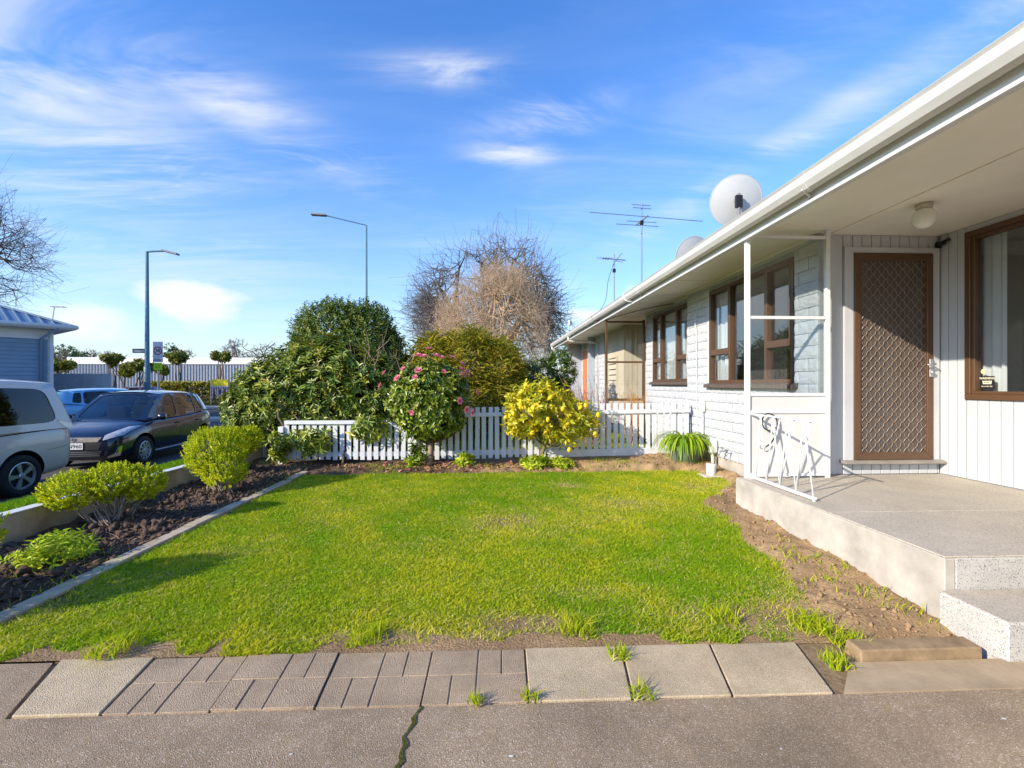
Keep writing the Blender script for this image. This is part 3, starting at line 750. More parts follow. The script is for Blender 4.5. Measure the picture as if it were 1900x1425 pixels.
gm = gr.build('diamond_grille', mat('bronze_grille', (.26, .185, .135), .45, .5), D, fixn=False)
gm['kind'] = 'stuff'
box('insect_mesh', DX0 + f, DX1 - f, YD - .009, YD - .007, DZ0 + f, DZ1 - f, mat('insect_mesh', (.115, .095, .085), .6, .4, noise=(6, .25)), D)
box('inner_door', DX0, DX1, YD + .02, YD + .06, DZ0, DZ1, mat('inner_door', (.10, .08, .07), .6, .3), D)
hd = MB().box(DX1 - .05, DX1 - .012, YD - .045, YD - .033, 1.32, 1.50).build('lock_plate', M_steel, D, bevel=.004)
MB().tube([(DX1 - .03, YD - .046, 1.445), (DX1 - .03, YD - .085, 1.445), (DX1 - .115, YD - .085, 1.438)], .009, 8).build('handle', M_steel, hd, smooth=True)
MB().tube([(DX1 - .03, YD - .044, 1.365), (DX1 - .03, YD - .062, 1.365)], .018, 12).build('lock_cylinder', M_steel, hd, smooth=True)
MB().prism([(YD - .085, DZ0 - .034), (YD + .01, DZ0 - .034), (YD + .01, DZ0 - .002), (YD - .05, DZ0 - .002), (YD - .085, DZ0 - .018)], 'x', DX0 - .13, DX1 + .09).build('door_sill', mat('grey_sill', (.30, .27, .24), .6, .3, noise=(8, .2)), D, bevel=.003)
# right wall
XR = 4.478; RW = (1.85, 4.235, 1.105, 2.675)
rw = MB().box(XR + .013, XR + .11, -2, RW[0], .3, ZS).box(XR + .013, XR + .11, RW[1], YD + .1, .3, ZS).box(XR + .013, XR + .11, RW[0], RW[1], .3, RW[2]).box(XR + .013, XR + .11, RW[0], RW[1], RW[3], ZS).build('porch_side_wall', M_groove, H)
boards_y(XR, RW[1] + .001, YD - .002, ZF + .006, ZS - .004, .09, M_whitewall, rw)
boards_y(XR, RW[0], RW[1] - .001, ZF + .006, RW[2] - .002, .1, M_whitewall, rw)
boards_y(XR, .3, RW[0] - .002, -.04, ZS - .004, .1, M_whitewall, rw)
box('fill_board', XR, XR + .012, RW[0], RW[1], RW[3] + .002, ZS - .004, M_whitewall, rw)
pw_ = empty('picture_window', (XR, 3, RW[2])); put(pw_, H); pw_['label'] = 'large brown framed picture window on the porch'
fb = MB(); f = .052; xo, xi = XR - .022, XR + .06; y0, y1, z0, z1 = RW
fb.box(xo, xi, y0, y1, z0, z0 + f); fb.box(xo, xi, y0, y1, z1 - f, z1); fb.box(xo, xi, y1 - f, y1, z0 + f, z1 - f); fb.box(xo, xi, y0, y0 + f, z0 + f, z1 - f)
fb.build('frame', M_brown, pw_, bevel=.004)
fb = MB(); g2 = .028; y0, y1, z0, z1 = y0 + f, y1 - f, z0 + f, z1 - f; xo = XR - .006
fb.box(xo, xi, y0, y1, z0, z0 + g2); fb.box(xo, xi, y0, y1, z1 - g2, z1); fb.box(xo, xi, y1 - g2, y1, z0 + g2, z1 - g2); fb.box(xo, xi, y0, y0 + g2, z0 + g2, z1 - g2)
fb.build('inner_bead', M_brown, pw_, bevel=.003)
box('pane', XR + .028, XR + .033, y0 + g2, y1 - g2, z0 + g2, z1 - g2, M_pane, pw_)
curtain(XR + .13, 4.42, 4.0, 1.0, 2.70, M_net, 5, .022, 'white lace curtain drawn to the door end of the porch picture window', taper=.0)
box('room_ceiling', 3.5, 8.9, -2, 18, ZS + .002, ZS + .03, M_room, H)
# stickers on the porch window
M_stk = mat('sticker_black', (.02, .02, .022), .4, .4)
M_ylw = mat('sticker_cream', (.72, .66, .48), .5, .3)
ys, zs = 4.135, 1.207
sk = MB().box(XR + .0245, XR + .0275, ys - .125, ys, zs, zs + .115).build('warning_sticker', [M_stk]); tag(sk, 'small black and cream security warning sticker on the porch window pane', 'sticker')
RX = Matrix(((0, 0, -1, 0), (-1, 0, 0, 0), (0, 1, 0, 0), (0, 0, 0, 1)))   # text facing -x, reading towards -y
def wtext(body, size, yc, zc, m, par, bold=.0): return text_mesh('lettering', body, size, m, Matrix.Translation((XR + .0238, yc, zc)) @ RX, par, .0006, bold)
wtext('WARNING', .027, ys - .0625, zs + .094, M_ylw, sk, .0006)
MB().prism([(ys - .03, zs + .042), (ys - .1, zs + .042), (ys - .106, zs + .072), (ys - .022, zs + .072)], 'x', XR + .0232, XR + .0242).build('cream_band', M_ylw, sk)
wtext('SECURITY', .013, ys - .064, zs + .057, M_stk, sk)
sk.children[-1].location.x -= .0012
wtext('Phone 023 402', .0155, ys - .0625, zs + .021, M_ylw, sk, .0002)
st2 = MB().tube([(XR + .0245, 4.105, 1.365), (XR + .0275, 4.105, 1.365)], .022, 14).build('round_sticker', mat('sticker_yellow', (.75, .68, .35), .5, .3)); tag(st2, 'small round pale yellow sticker above the warning sticker', 'sticker')
# --- soffit, fascia, gutter, roof
sf = MB()
sf.box(XE + .03, 3.45, YA, YB, ZS, ZS + .012).box(3.45, 4.6, YA, 4.62, ZS, ZS + .012).box(3.45, 4.7, 9.8, 11.75, ZS, ZS + .012)
so_ = sf.build('soffit', M_soffit, H)
for y in (2.2, 4.3, 6.6, 8.4, 10.2, 12.6, 14.8): box('joint_strip', XE + .032, 3.3 if y > 2.5 else 4.47, y - .014, y + .014, ZS - .009, ZS - .0005, M_soffit, so_)
box('joint_strip', 3.325, 3.353, YA, 4.49, ZS - .0085, ZS - .0006, M_soffit, so_)
for a, b_, x in ((4.5, 7.55, 3.2), (7.56, 9.9, 3.3), (11.7, 18, 3.3)): box('soffit_bead', x - .03, x + .01, a, b_, ZS - .03, ZS - .005, M_soffit, so_)
fa = box('fascia', XE - .002, XE + .028, YA, YB, 2.635, 2.80, mat('fascia_paint', (.74, .74, .73), .5, .3, noise=(2, .05)), H)
box('fascia_trim', XE - .012, XE + .04, YA, YB, 2.612, 2.634, M_white, fa)
def gprof(t=.0): return [(XE - .004, 2.70), (XE - .05, 2.672), (XE - .092, 2.685), (XE - .118, 2.725), (XE - .122, 2.768), (XE - .112, 2.782), (XE - .126, 2.80), (XE - .118, 2.808), (XE - .10, 2.79), (XE - .106, 2.73), (XE - .08, 2.697), (XE - .045, 2.69), (XE - .004, 2.715)]
gu = MB().prism(gprof(), 'y', YA, YB + .03).build('gutter', M_gutter, H)
for y in (3.35, 7.3, 11.3, 15.2):
    c = Vector((XE - .07, y, 2.74)); MB().prism([(c.x + (p[0] - c.x) * 1.05, c.z + (p[1] - c.z) * 1.05 - .002) for p in gprof()], 'y', y - .02, y + .02).build('joint_sleeve', M_gutter, gu)
    MB().tube([(XE - .10, y + .03, 2.69), (XE - .03, y + .05, 2.655), (XE + .0, y + .1, 2.65)], .008, 6).build('bracket', M_gutter, gu)
for y in (14.2, 18.0):
    MB().tube([(XE - .06, y, 2.69), (XE - .06, y, 2.60), (XE + .0, y, 2.56), (3.1, y + .02, 2.53), (3.26, y + .02, 2.48), (3.26, y + .02, .1)], .04, 10).build('downpipe', M_gutter, H, smooth=True)
M_roof = mat('grey_roof_sheet', (.30, .31, .32), .5, .4, noise=(1, .1))
rf = MB().prism([(XE - .075, 2.80), (6.6, 3.78), (11, 2.8), (11, 2.77), (6.6, 3.74), (XE - .075, 2.77)], 'y', YA, YB).build('roof', M_roof, H)
k = 0
rib = MB().prism([(XE - .07, 2.805), (6.6, 3.785), (6.6, 3.81), (XE - .07, 2.83)], 'y', -.02, .02).build('tmp', M_roof); rd = rib.data; rd.name = 'roof_rib'; bpy.data.objects.remove(rib)
y = YA + .1
while y < YB: link_mesh('roof_rib', rd, (0, y, 0), rf); y += .4
gb_ = MB().prism([(3.3, 2.74), (6.6, 3.73), (10.9, 2.74)], 'y', YB - .06, YB - .03).build('gable_end', M_whitewall, H)
# --- unit behind: recessed porch with beige boards and brown screen
bw = box('recess_wall', 3.34, 4.7, 11.613, 11.7, .1, ZS, M_groove, H)
boards_x(11.6, 3.305, 4.6, .12, ZS - .004, .115, M_beige, bw)
box('recess_back', 4.6, 4.68, 9.86, 11.6, .1, ZS, M_beige, H)
bs = box('far_wall', 3.332, 3.4, 11.62, 18.0, .222, ZS, M_groove, H)
boards_y(3.318, 11.62, 13.55, .23, ZS - .004, .12, M_beige, bs)
boards_y(3.318, 14.75, 15.95, .23, ZS - .004, .12, M_whitewall, bs)
boards_y(3.318, 16.85, 18.0, .23, ZS - .004, .12, M_whitewall, bs)
brick_wall(3.28, 13.56, 14.74, [], 5)
# louvre window in the beige wall
lv = empty('louvre_window', (3.3, 12.6, 1.2)); put(lv, H); lv['label'] = 'beige louvred vent with flat slats'
lf = MB().box(3.27, 3.316, 12.15, 12.2, 1.0, 2.0).box(3.27, 3.316, 13.0, 13.05, 1.0, 2.0).box(3.27, 3.316, 12.2, 13.0, 1.95, 2.0).box(3.27, 3.316, 12.2, 13.0, 1.0, 1.05).build('frame', M_beige, lv)
for i in range(6): MB().prism([(3.262, 1.06 + i * .148), (3.272, 1.06 + i * .148), (3.315, 1.19 + i * .148), (3.305, 1.19 + i * .148)], 'y', 12.2, 13.0).build('slat', M_beige, lv)
# orange door
od = box('orange_door', 3.30, 3.33, 16.0, 16.8, .3, 2.42, mat('orange_paint', (.72, .16, .012), .4, .5, noise=(2, .06)), H, bevel=.004); od['label'] = 'bright orange door far along the row'
MB().box(3.285, 3.335, 15.955, 15.995, .3, 2.47).box(3.285, 3.335, 16.805, 16.845, .3, 2.47).box(3.285, 3.335, 15.995, 16.805, 2.425, 2.47).build('door_frame', M_whitewall, od)
MB().box(3.27, 3.299, 16.08, 16.13, 1.3, 1.42).build('handle', M_steel, od)
box('fin_wall', 3.06, 3.31, 14.745, 14.80, .1, ZS, mat('blue_grey_boards', (.42, .46, .52), .6, .3), H)
box('fin_wall', 2.85, 3.31, 17.2, 17.25, .1, ZS, MATS['blue_grey_boards'], H)
# brown screen of the far porch
bsn = empty('brown_porch_screen', (2.9, 9.95, 0), 0, 'dark brown framed glass screen on the porch behind the picket fence', 'screen')
for x in (2.46, 3.27): box('post', x - .022, x + .022, 9.93, 9.975, .05, 2.63, M_brown, bsn)
for z in (2.58, 1.72, .92, .4): box('rail', 2.482, 3.248, 9.933, 9.972, z - .02, z + .02, M_brown, bsn)
for a, b_ in ((1.74, 2.56), (.94, 1.70)): box('pane', 2.482, 3.248, 9.951, 9.955, a, b_, M_pane, bsn)
box('lower_panel', 2.482, 3.248, 9.948, 9.956, .42, .9, M_beige, bsn)
# small brown handrail of the far unit
hr = empty('porch_handrail', (2.6, 16, 0), 0, 'small dark brown timber handrail beside the orange door', 'handrail')
for y in (15.2, 16.9): box('post', 2.55, 2.62, y - .035, y + .035, 0, 1.05, M_brown, hr)
for z in (.98, .62): box('rail', 2.565, 2.605, 15.235, 16.865, z - .04, z + .04, M_brown, hr)

# ================================================================== PORCH FITTINGS
M_iron = mat('white_iron', (.80, .80, .80), .4, .45, noise=(20, .08))
# white framed screen at the far end of the porch
S = empty('porch_screen', (2.8, 4.38, ZF), 0, 'white steel framed glass screen closing the end of the porch', 'screen')
YS = 4.375
for x, z1 in ((2.44, 2.62), (3.225, ZS - .002)): box('post', x - .02, x + .02, YS - .02, YS + .02, ZF, z1, M_iron, S, bevel=.002)
for z in (2.655, 1.885, 1.15, .985, .385): box('rail', 2.462, 3.203, YS - .016, YS + .016, z - .014, z + .014, M_iron, S)
box('pane', 2.462, 3.203, YS - .003, YS + .002, 1.90, 2.64, M_pane, S); box('pane', 2.462, 3.203, YS - .003, YS + .002, 1.165, 1.87, M_pane, S)
box('lower_panel', 2.462, 3.203, YS - .004, YS + .004, 1.0, 1.135, mat('white_sheet', (.74, .74, .72), .5, .3, noise=(1.5, .12)), S)
box('lower_panel', 2.462, 3.203, YS - .004, YS + .004, .40, .97, MATS['white_sheet'], S)
MB().prism([(2.40, 2.63), (2.47, 2.63), (2.53, 2.652), (2.40, 2.652)], 'y', YS - .03, YS + .03).build('head_plate', M_iron, S)
# zigzag railing along the porch edge
RL = empty('porch_railing', (2.46, 3.9, ZF), 0, 'low white iron railing of zigzag rods on the porch edge', 'railing')
xr = 2.462; ya, yb = 3.47, 4.35; zt, zb_ = .965, .375
MB().bar((xr, ya - .03, zt), (xr, yb, zt), .022, .012).build('top_rail', M_iron, RL)
MB().bar((xr, ya, zb_), (xr, yb, zb_), .03, .018).build('bottom_rail', M_iron, RL)
bots = [3.485, 3.69, 3.905, 4.10, 4.27]
tops = [3.55, 3.63, 3.78, 3.84, 3.98, 4.05, 4.18, 4.22]
prs = [(3.485, 3.60), (3.69, 3.60), (3.69, 3.80), (3.905, 3.80), (3.905, 4.0), (4.10, 4.0), (4.10, 4.19), (4.27, 4.19), (3.72, 3.545), (3.93, 3.74), (4.13, 3.93)]
for i, (a, b_) in enumerate(prs):
    dx_ = .0 if i < 8 else .02
    MB().tube([(xr + dx_, a, zb_ + .008), (xr + dx_, b_, zt - .006)], .006, 6).build('rod', M_iron, RL, smooth=True)
for y in (ya + .01, yb - .01): MB().tube([(xr, y, ZF), (xr, y, zb_)], .010, 6).build('foot', M_iron, RL)
# bungee cord hooked over the screen
def spline(pts, n=8):
    out = []; P = [Vector(p) for p in pts]; P = [P[0]] + P + [P[-1]]
    for i in range(1, len(P) - 2):
        for k in range(n):
            t = k / n; a, b_, c, d = P[i - 1], P[i], P[i + 1], P[i + 2]
            out.append(.5 * ((2 * b_) + (c - a) * t + (2 * a - 5 * b_ + 4 * c - d) * t * t + (3 * b_ - a - 3 * c + d) * t ** 3))
    return out + [P[-2]]
BC = empty('bungee_cord', (2.6, 4.33, .7), 0, 'dark bungee cord with hooks hanging on the white porch screen', 'cord')
yc = 4.335
MB().tube(spline([(2.655, yc, .80), (2.585, yc, .83), (2.56, yc, .90), (2.60, yc, .965), (2.66, yc - .005, .958), (2.705, yc, .90), (2.70, yc, .79), (2.655, yc, .70), (2.60, yc, .655)]), .0065, 7).build('cord', mat('bungee', (.03, .03, .032), .7, .3), BC, smooth=True)
for p in ([(2.655, yc, .80), (2.68, yc, .765), (2.705, yc, .76), (2.712, yc, .785)], [(2.60, yc, .655), (2.572, yc, .635), (2.548, yc, .645), (2.546, yc, .672)]):
    MB().tube(spline(p), .0045, 6).build('hook', M_steel, BC, smooth=True)
# globe light under the soffit
GL = empty('porch_light', (3.55, 3.70, ZS), 0, 'round white glass globe light under the porch soffit', 'light')
MB().lathe([(.0, 0), (.058, 0), (.058, -.035), (.05, -.045), (.0, -.045)], 20, (3.55, 3.70, ZS - .001)).build('base', mat('light_base', (.55, .50, .42), .5, .3), GL, smooth=True)
MB().lathe([(.045, -.04)] + [(.085 * math.sin(a), -.118 + .085 * math.cos(a)) for a in [.55 + .2166 * i for i in range(13)]], 24, (3.55, 3.70, ZS)).build('globe', mat('opal_glass', (.78, .76, .70), .12, .6), GL, smooth=True)
# sensor in the corner
SE = empty('security_sensor', (4.44, 4.46, 2.65), 0, 'small black security sensor in the corner beside the door', 'sensor')
MB().box(4.425, 4.462, 4.462, 4.497, 2.60, 2.66).build('bracket', M_black, SE)
MB().tube([(4.435, 4.455, 2.63), (4.425, 4.40, 2.635)], .024, 10).build('body', M_black, SE)
MB().tube([(4.45, 4.42, 2.65), (4.462, 4.38, 2.665)], .016, 10).build('lens', M_black, SE)

# ================================================================== ON THE BRICK WALL
mb = empty('meter_box', (3.17, 6.95, .8), 0, 'small grey white cable box on the brick wall above the planter', 'box')
box('case', 3.135, 3.19, 6.86, 6.97, .83, 1.0, mat('grey_plastic', (.62, .62, .58), .5, .4), mb, bevel=.008)
MB().tube([(3.165, 6.90, .83), (3.165, 6.90, .25)], .014, 8).build('conduit', M_white, mb)
gmx = empty('gas_box', (3.1, 6.5, 0), 0, 'narrow white service box on a pipe beside the garden tap', 'box')
box('case', 3.085, 3.185, 6.46, 6.56, .27, .47, M_white, gmx, bevel=.02)
MB().tube([(3.13, 6.51, .28), (3.13, 6.51, .02)], .022, 10).build('pipe', mat('pale_pipe', (.62, .56, .48), .5, .3), gmx, smooth=True)
tp = empty('garden_tap', (3.15, 6.2, .33), 0, 'small metal garden tap on the white brick wall', 'tap')
MB().tube([(3.2, 6.22, .34), (3.10, 6.22, .34), (3.075, 6.22, .315), (3.07, 6.22, .28)], .012, 8).build('spout', M_steel, tp, smooth=True)
MB().tube([(3.12, 6.22, .34), (3.12, 6.22, .385)], .008, 6).bar((3.12, 6.185, .388), (3.12, 6.255, .388), .012).build('handle', M_steel, tp)
MB().tube([(3.2, 6.10, .33), (3.13, 6.10, .33), (3.11, 6.10, .29)], .010, 8).build('second_spout', M_steel, tp, smooth=True)
gl = empty('gully', (2.93, 6.12, 0), 0, 'white plastic gully riser on a small concrete pad', 'drain')
MB().lathe([(.0, .15), (.062, .15), (.066, .14), (.060, .04), (.058, .0)], 18, (2.93, 6.14, .035)).build('riser', M_white, gl, smooth=True)
box('pad', 2.80, 3.05, 6.03, 6.27, -.02, .04, M_conc, gl, bevel=.008)
# loose cables on the wall and under the soffit
M_cab = mat('white_cable', (.68, .68, .65), .5, .3)
cb = MB().tube(spline([(3.17, 7.18, 2.33), (3.165, 7.16, 2.15), (3.185, 7.15, 1.9), (3.18, 7.15, 1.5), (3.185, 7.14, 1.1), (3.18, 7.13, .3)]), .006, 5).build('wall_cable', M_cab); tag(cb, 'thin white cable running down the brick pier between the two windows', 'cable')
cb = MB().tube(spline([(2.29, 8.05, 2.82), (2.27, 8.0, 2.74), (2.33, 7.9, 2.66), (2.5, 7.75, 2.66), (2.8, 7.62, 2.715), (3.19, 7.50, 2.70)]), .007, 5).build('roof_cable', M_cab); tag(cb, 'pale aerial cable looped over the gutter and under the soffit', 'cable')
cb = MB().tube(spline([(2.30, 10.6, 2.82), (2.28, 10.55, 2.74), (2.4, 10.4, 2.64), (2.7, 9.9, 2.70), (3.0, 8.9, 2.705), (3.28, 8.3, 2.70)]), .008, 5).build('soffit_cable', mat('dark_cable', (.08, .06, .05), .6, .3)); tag(cb, 'dark cable strung along the soffit to the second window', 'cable')
cb = MB().tube(spline([(3.26, 7.66, 1.9), (3.25, 7.68, 1.6), (3.27, 7.62, 1.3), (3.24, 7.66, 1.0), (3.26, 7.60, .75), (3.23, 7.66, .72)]), .006, 5).build('hanging_cable', M_cab); tag(cb, 'tangled loose cable hanging beside the second window', 'cable')

# ================================================================== ON THE ROOF
M_dish = mat('dish_grey', (.50, .51, .51), .5, .4, noise=(3, .06))
def dish(x, y, z, r, facing, lab):
    D = empty('satellite_dish', (x, y, z - .9), 0, lab, 'satellite dish', 'satellite dishes on the roof')
    d = Vector(facing).normalized(); q = d.to_track_quat('Z', 'Y').to_matrix().to_4x4(); Mx = Matrix.Translation((x, y, z)) @ q
    b = MB(); prof = [(r * t, .16 * r * 2 * t * t * .55) for t in (0.001, .25, .5, .7, .85, .95, 1.0)] + [(r * 1.02, .17 * r), (r, .16 * r)] + [(r * t, .16 * r * 2 * t * t * .55 + .012) for t in (.95, .7, .4, .001)]
    b.lathe(prof, 40); o = b.build('reflector', M_dish, None, smooth=True); o.data.transform(Mx); put(o, D)
    back = Vector((x, y, z)) - d * .10
    MB().tube([(x, y, z), back], .05, 8).build('mount', M_steel, D)
    MB().bar(back + Vector((0, 0, .07)), back + Vector((0, 0, -.12)), .10, .05).build('bracket', M_black, D)
    zr = 2.8 + (x - 2.4) * .23
    MB().tube([back + Vector((0, 0, .1)), (back.x, back.y, zr)], .026, 10).build('pole', mat('dish_pole', (.22, .20, .20), .5, .4), D, smooth=True)
    lnb = Vector((x, y, z)) + d * .5 - Vector((0, 0, .12))
    MB().tube([Vector((x, y, z - r * .9)), lnb], .012, 6).build('arm', M_steel, D); MB().tube([lnb, lnb - d * .1], .03, 10).build('receiver', M_dish, D)
    return D
dish(3.85, 7.20, 4.13, .385, (.22, .93, .28), 'large round grey satellite dish standing highest on the roof edge')
dish(3.75, 8.50, 3.60, .36, (-.2, .93, .28), 'second grey satellite dish mostly hidden behind the gutter')
M_alu = mat('aerial_aluminium', (.30, .31, .33), .4, .5, metal=.6)
def aerial(x, y, ztop, zr, arms, boom, lab, rz=0):
    A = empty('tv_aerial', (x, y, zr), 0, lab, 'aerial', 'television aerials on the roof')
    MB().tube([(x, y, zr), (x, y, ztop)], .014, 8).build('mast', M_alu, A)
    ca, sa = math.cos(rz), math.sin(rz)
    for bz, L_ in boom: MB().bar((x - ca * L_ / 2, y - sa * L_ / 2, bz), (x + ca * L_ / 2, y + sa * L_ / 2, bz), .022).build('boom', M_alu, A)
    for off, az, ln, tilt in arms:
        cx, cy = x + ca * off, y + sa * off
        MB().tube([(cx + sa * ln / 2, cy - ca * ln / 2, az + tilt), (cx - sa * ln / 2, cy + ca * ln / 2, az - tilt)], .008, 6).build('element', M_alu, A)
    box('junction_box', x - .03, x + .03, y - .03, y + .03, ztop - .42, ztop - .34, M_black, A)
    return A
ax, ay = 2.95, 9.1
aerial(ax, ay, 4.80, 2.95, [(-.25, 4.45, 2.3, -.02), (.0, 4.44, .62, 0), (.2, 4.44, .9, 0), (-.02, 4.70, .38, 0), (.03, 4.78, .40, 0)], [(4.46, .55)], 'wide television aerial with long crossbar on a thin mast', math.pi / 2 + .12)
a2 = aerial(2.80, 10.6, 4.22, 2.9, [(-.42, 4.10, .10, 0), (-.36, 4.10, .14, 0), (-.30, 4.10, .16, 0), (-.24, 4.10, .18, 0), (-.18, 4.10, .2, 0), (-.12, 4.10, .22, 0), (.10, 4.14, .34, .06), (.12, 4.06, .34, -.06)], [(4.10, .58)], 'compact bristly television aerial on a bent pole near the far porch', .25)
MB().tube(spline([(2.78, 10.58, 4.0), (2.66, 10.6, 3.6), (2.62, 10.65, 3.2), (2.5, 10.75, 2.95), (2.36, 10.8, 2.84)]), .007, 5).build('lead', mat('dark_cable2', (.1, .1, .11), .6, .3), a2, smooth=True)
vp = empty('roof_vent', (2.7, 15.5, 2.9), 0, 'small grey vent pipe on the far end of the roof', 'vent pipe')
MB().tube([(2.72, 15.5, 2.85), (2.72, 15.5, 3.30)], .035, 8).build('pipe', M_steel, vp); MB().tube([(2.60, 15.5, 3.20), (2.60, 15.5, 3.36)], .07, 10).build('cowl', M_steel, vp); MB().bar((2.60, 15.5, 3.26), (2.72, 15.5, 3.24), .03).build('bracket', M_steel, vp)
# ================================================================== PICKET FENCE
M_picket = mat('picket_paint', (.72, .73, .75), .55, .3, noise=(7, .12), bump=(40, .1, .003))
FN = empty('picket_fence', (0, 7.3, 0), 0, 'white timber picket fence across the back of the lawn with a dip behind the camellia', 'fence')
YF = 7.30
def ftop(x):
    if x < -1.57: return .672
    if x < -1.18: return .672 + (.46 - .672) * (x + 1.57) / .39
    if x < -.62: return .46 + (.87 - .46) * min(1, (x + 1.18) / .56)
    return .87 + .08 * min(1, (x + .62) / 2.2)
def fbot(x): return .055 + .045 * max(0, min(1, (x + .5) / 2.5))
def railz(x): return ftop(x) - (.02 if x < -1.2 else .115 if x > -.6 else .06)
rr = random.Random(6); pk = {}
x = -3.12
while x < 3.12:
    zt = ftop(x) - (.004 if x < -1.2 else 0) + rr.uniform(-.006, .006); zb0 = fbot(x) + .03 + rr.uniform(-.008, .01)
    if 'm' not in pk:
        o = MB().box(-.034, .034, 0, .018, 0, 1).build('tmp', M_picket, bevel=.002); pk['m'] = o.data; o.data.name = 'picket'; bpy.data.objects.remove(o)
    link_mesh('picket', pk['m'], (x, YF + rr.uniform(-.002, .002), zb0), FN, (0, rr.uniform(-.008, .008), 0), (1, 1, zt - zb0))
    x += .1035
def rail(pts, h, y0, y1, name):
    b = MB()
    for (xa, za), (xb, zb1) in zip(pts, pts[1:]): b.add([(xa, y0, za - h / 2), (xb, y0, zb1 - h / 2), (xb, y0, zb1 + h / 2), (xa, y0, za + h / 2), (xa, y1, za - h / 2), (xb, y1, zb1 - h / 2), (xb, y1, zb1 + h / 2), (xa, y1, za + h / 2)], [(0, 1, 2, 3), (7, 6, 5, 4), (0, 4, 5, 1), (3, 2, 6, 7), (0, 3, 7, 4), (1, 5, 6, 2)])
    return b.build(name, M_picket, FN)
rail([(-3.15, .665), (-1.57, .665), (-1.20, .46)], .055, YF - .028, YF - .003, 'top_rail')
rail([(-1.16, .46), (-.62, .765), (.6, .79), (3.14, .835)], .06, YF - .028, YF - .003, 'top_rail')
rail([(-3.15, .17), (-1.25, .17)], .07, YF + .02, YF + .05, 'bottom_rail'); rail([(-1.15, .17), (.9, .19)], .07, YF + .02, YF + .05, 'bottom_rail')
rail([(.92, .165), (3.14, .20)], .11, YF - .03, YF - .003, 'bottom_rail')
for x, zt in ((-3.2, .60), (-1.19, .475), (.95, .74), (2.93, .93)): box('post', x - .038, x + .038, YF - .035 if x < -1 else YF + .022, YF + .04 if x < -1 else YF + .098, -.1, zt, M_picket, FN, bevel=.004)

# ================================================================== VEGETATION TOOLS
def leaf_np(base, axis, up, L_, w, fold=.25, curl=.15, shape=6):
    """leaves as folded 6-gon blades; returns V (n*6,3), F (n*4,3)"""
    n = len(base); axis = nrm(axis); side = nrm(np.cross(axis, up)); nor = np.cross(side, axis)
    L_ = L_[:, None]; w = w[:, None]
    def pt(t, s, h): return base + axis * L_ * t + side * w * s + nor * (w * h) - nor * (L_ * curl * t * t)
    V = np.stack([pt(0, 0, 0), pt(.38, -.5, fold), pt(.72, -.38, fold * .8), pt(1, 0, 0), pt(.72, .38, fold * .8), pt(.38, .5, fold)], 1)
    k = np.arange(n)[:, None] * 6
    F = np.concatenate([k + [[0, 3, 1]], k + [[1, 3, 2]], k + [[0, 5, 3]], k + [[5, 4, 3]]], 0)
    return V.reshape(-1, 3), F
def shoots(rg, tips, axes, nl, slen, L_, w, alpha, jl=.3, fold=.25, curl=.15, alpha2=None):
    """whorls of leaves round short shoots; tips (n,3), axes (n,3)"""
    n = len(tips); axes = nrm(axes)
    t = np.tile(np.linspace(0, 1, nl), n); ti = np.repeat(np.arange(n), nl)
    A = axes[ti]; ref = np.where(np.abs(A[:, 2:3]) < .9, np.array([[0, 0, 1.]]), np.array([[1., 0, 0]]))
    u = nrm(np.cross(A, ref)); v = np.cross(A, u)
    ph = np.tile(np.arange(nl) * 2.4, n) + np.repeat(rg.uniform(0, 6.28, n), nl) + rg.normal(0, .3, n * nl)
    rad = u * np.cos(ph)[:, None] + v * np.sin(ph)[:, None]
    al = (alpha + (0 if alpha2 is None else (alpha2 - alpha) * t) + rg.normal(0, .2, n * nl))[:, None]
    d = A * np.cos(al) + rad * np.sin(al)
    base = tips[ti] - A * (slen * (1 - t))[:, None]
    ll = L_ * (1 + jl * rg.uniform(-1, 1, n * nl)); ww = w * (1 + jl * rg.uniform(-1, 1, n * nl))
    V, F = leaf_np(base, d, A + rad * .01 + 1e-3, ll, ww, fold, curl)
    return V, F, ti
def lobes_pts(rg, lobes, n, rmin=.72, jit=.08):
    """points near the skin of a union of ellipsoids (cx,cy,cz,rx,ry,rz); returns tips, outward axes"""
    lb = np.array(lobes, float); vol = (lb[:, 3] * lb[:, 4] + lb[:, 3] * lb[:, 5]); pr = vol / vol.sum()
    P = []; A = []; tot = 0
    while tot < n:
        m = n * 2; li = rg.choice(len(lb), m, p=pr); d = nrm(rg.normal(size=(m, 3))); r = (rmin + (1 - rmin) * rg.random(m) ** .5) * (1 + jit * rg.normal(size=m))
        p = lb[li, :3] + d * lb[li, 3:] * r[:, None]
        inside = np.zeros(m, bool)
        for j in range(len(lb)):
            q = np.linalg.norm((p - lb[j, :3]) / lb[j, 3:], axis=1); inside |= (q < .62) & (li != j)
        p = p[~inside]; a = nrm(d[~inside] / lb[li[~inside], 3:])
        P.append(p); A.append(a); tot += len(p)
    return np.concatenate(P)[:n], np.concatenate(A)[:n]
def leafcols(rg, ti, nper, pal, wts):
    """one colour per shoot blended with one per leaf, spread on the leaf's 6 verts"""
    pal = np.array(pal); k = rg.choice(len(pal), ti.max() + 1, p=wts); k2 = rg.choice(len(pal), len(ti), p=wts)
    c = .5 * pal[k][ti] + .5 * pal[k2]; c = c * rg.uniform(.75, 1.25, (len(ti), 1)) * np.array([2.2, 2.05, 1.3])
    return np.repeat(c, 6, 0)
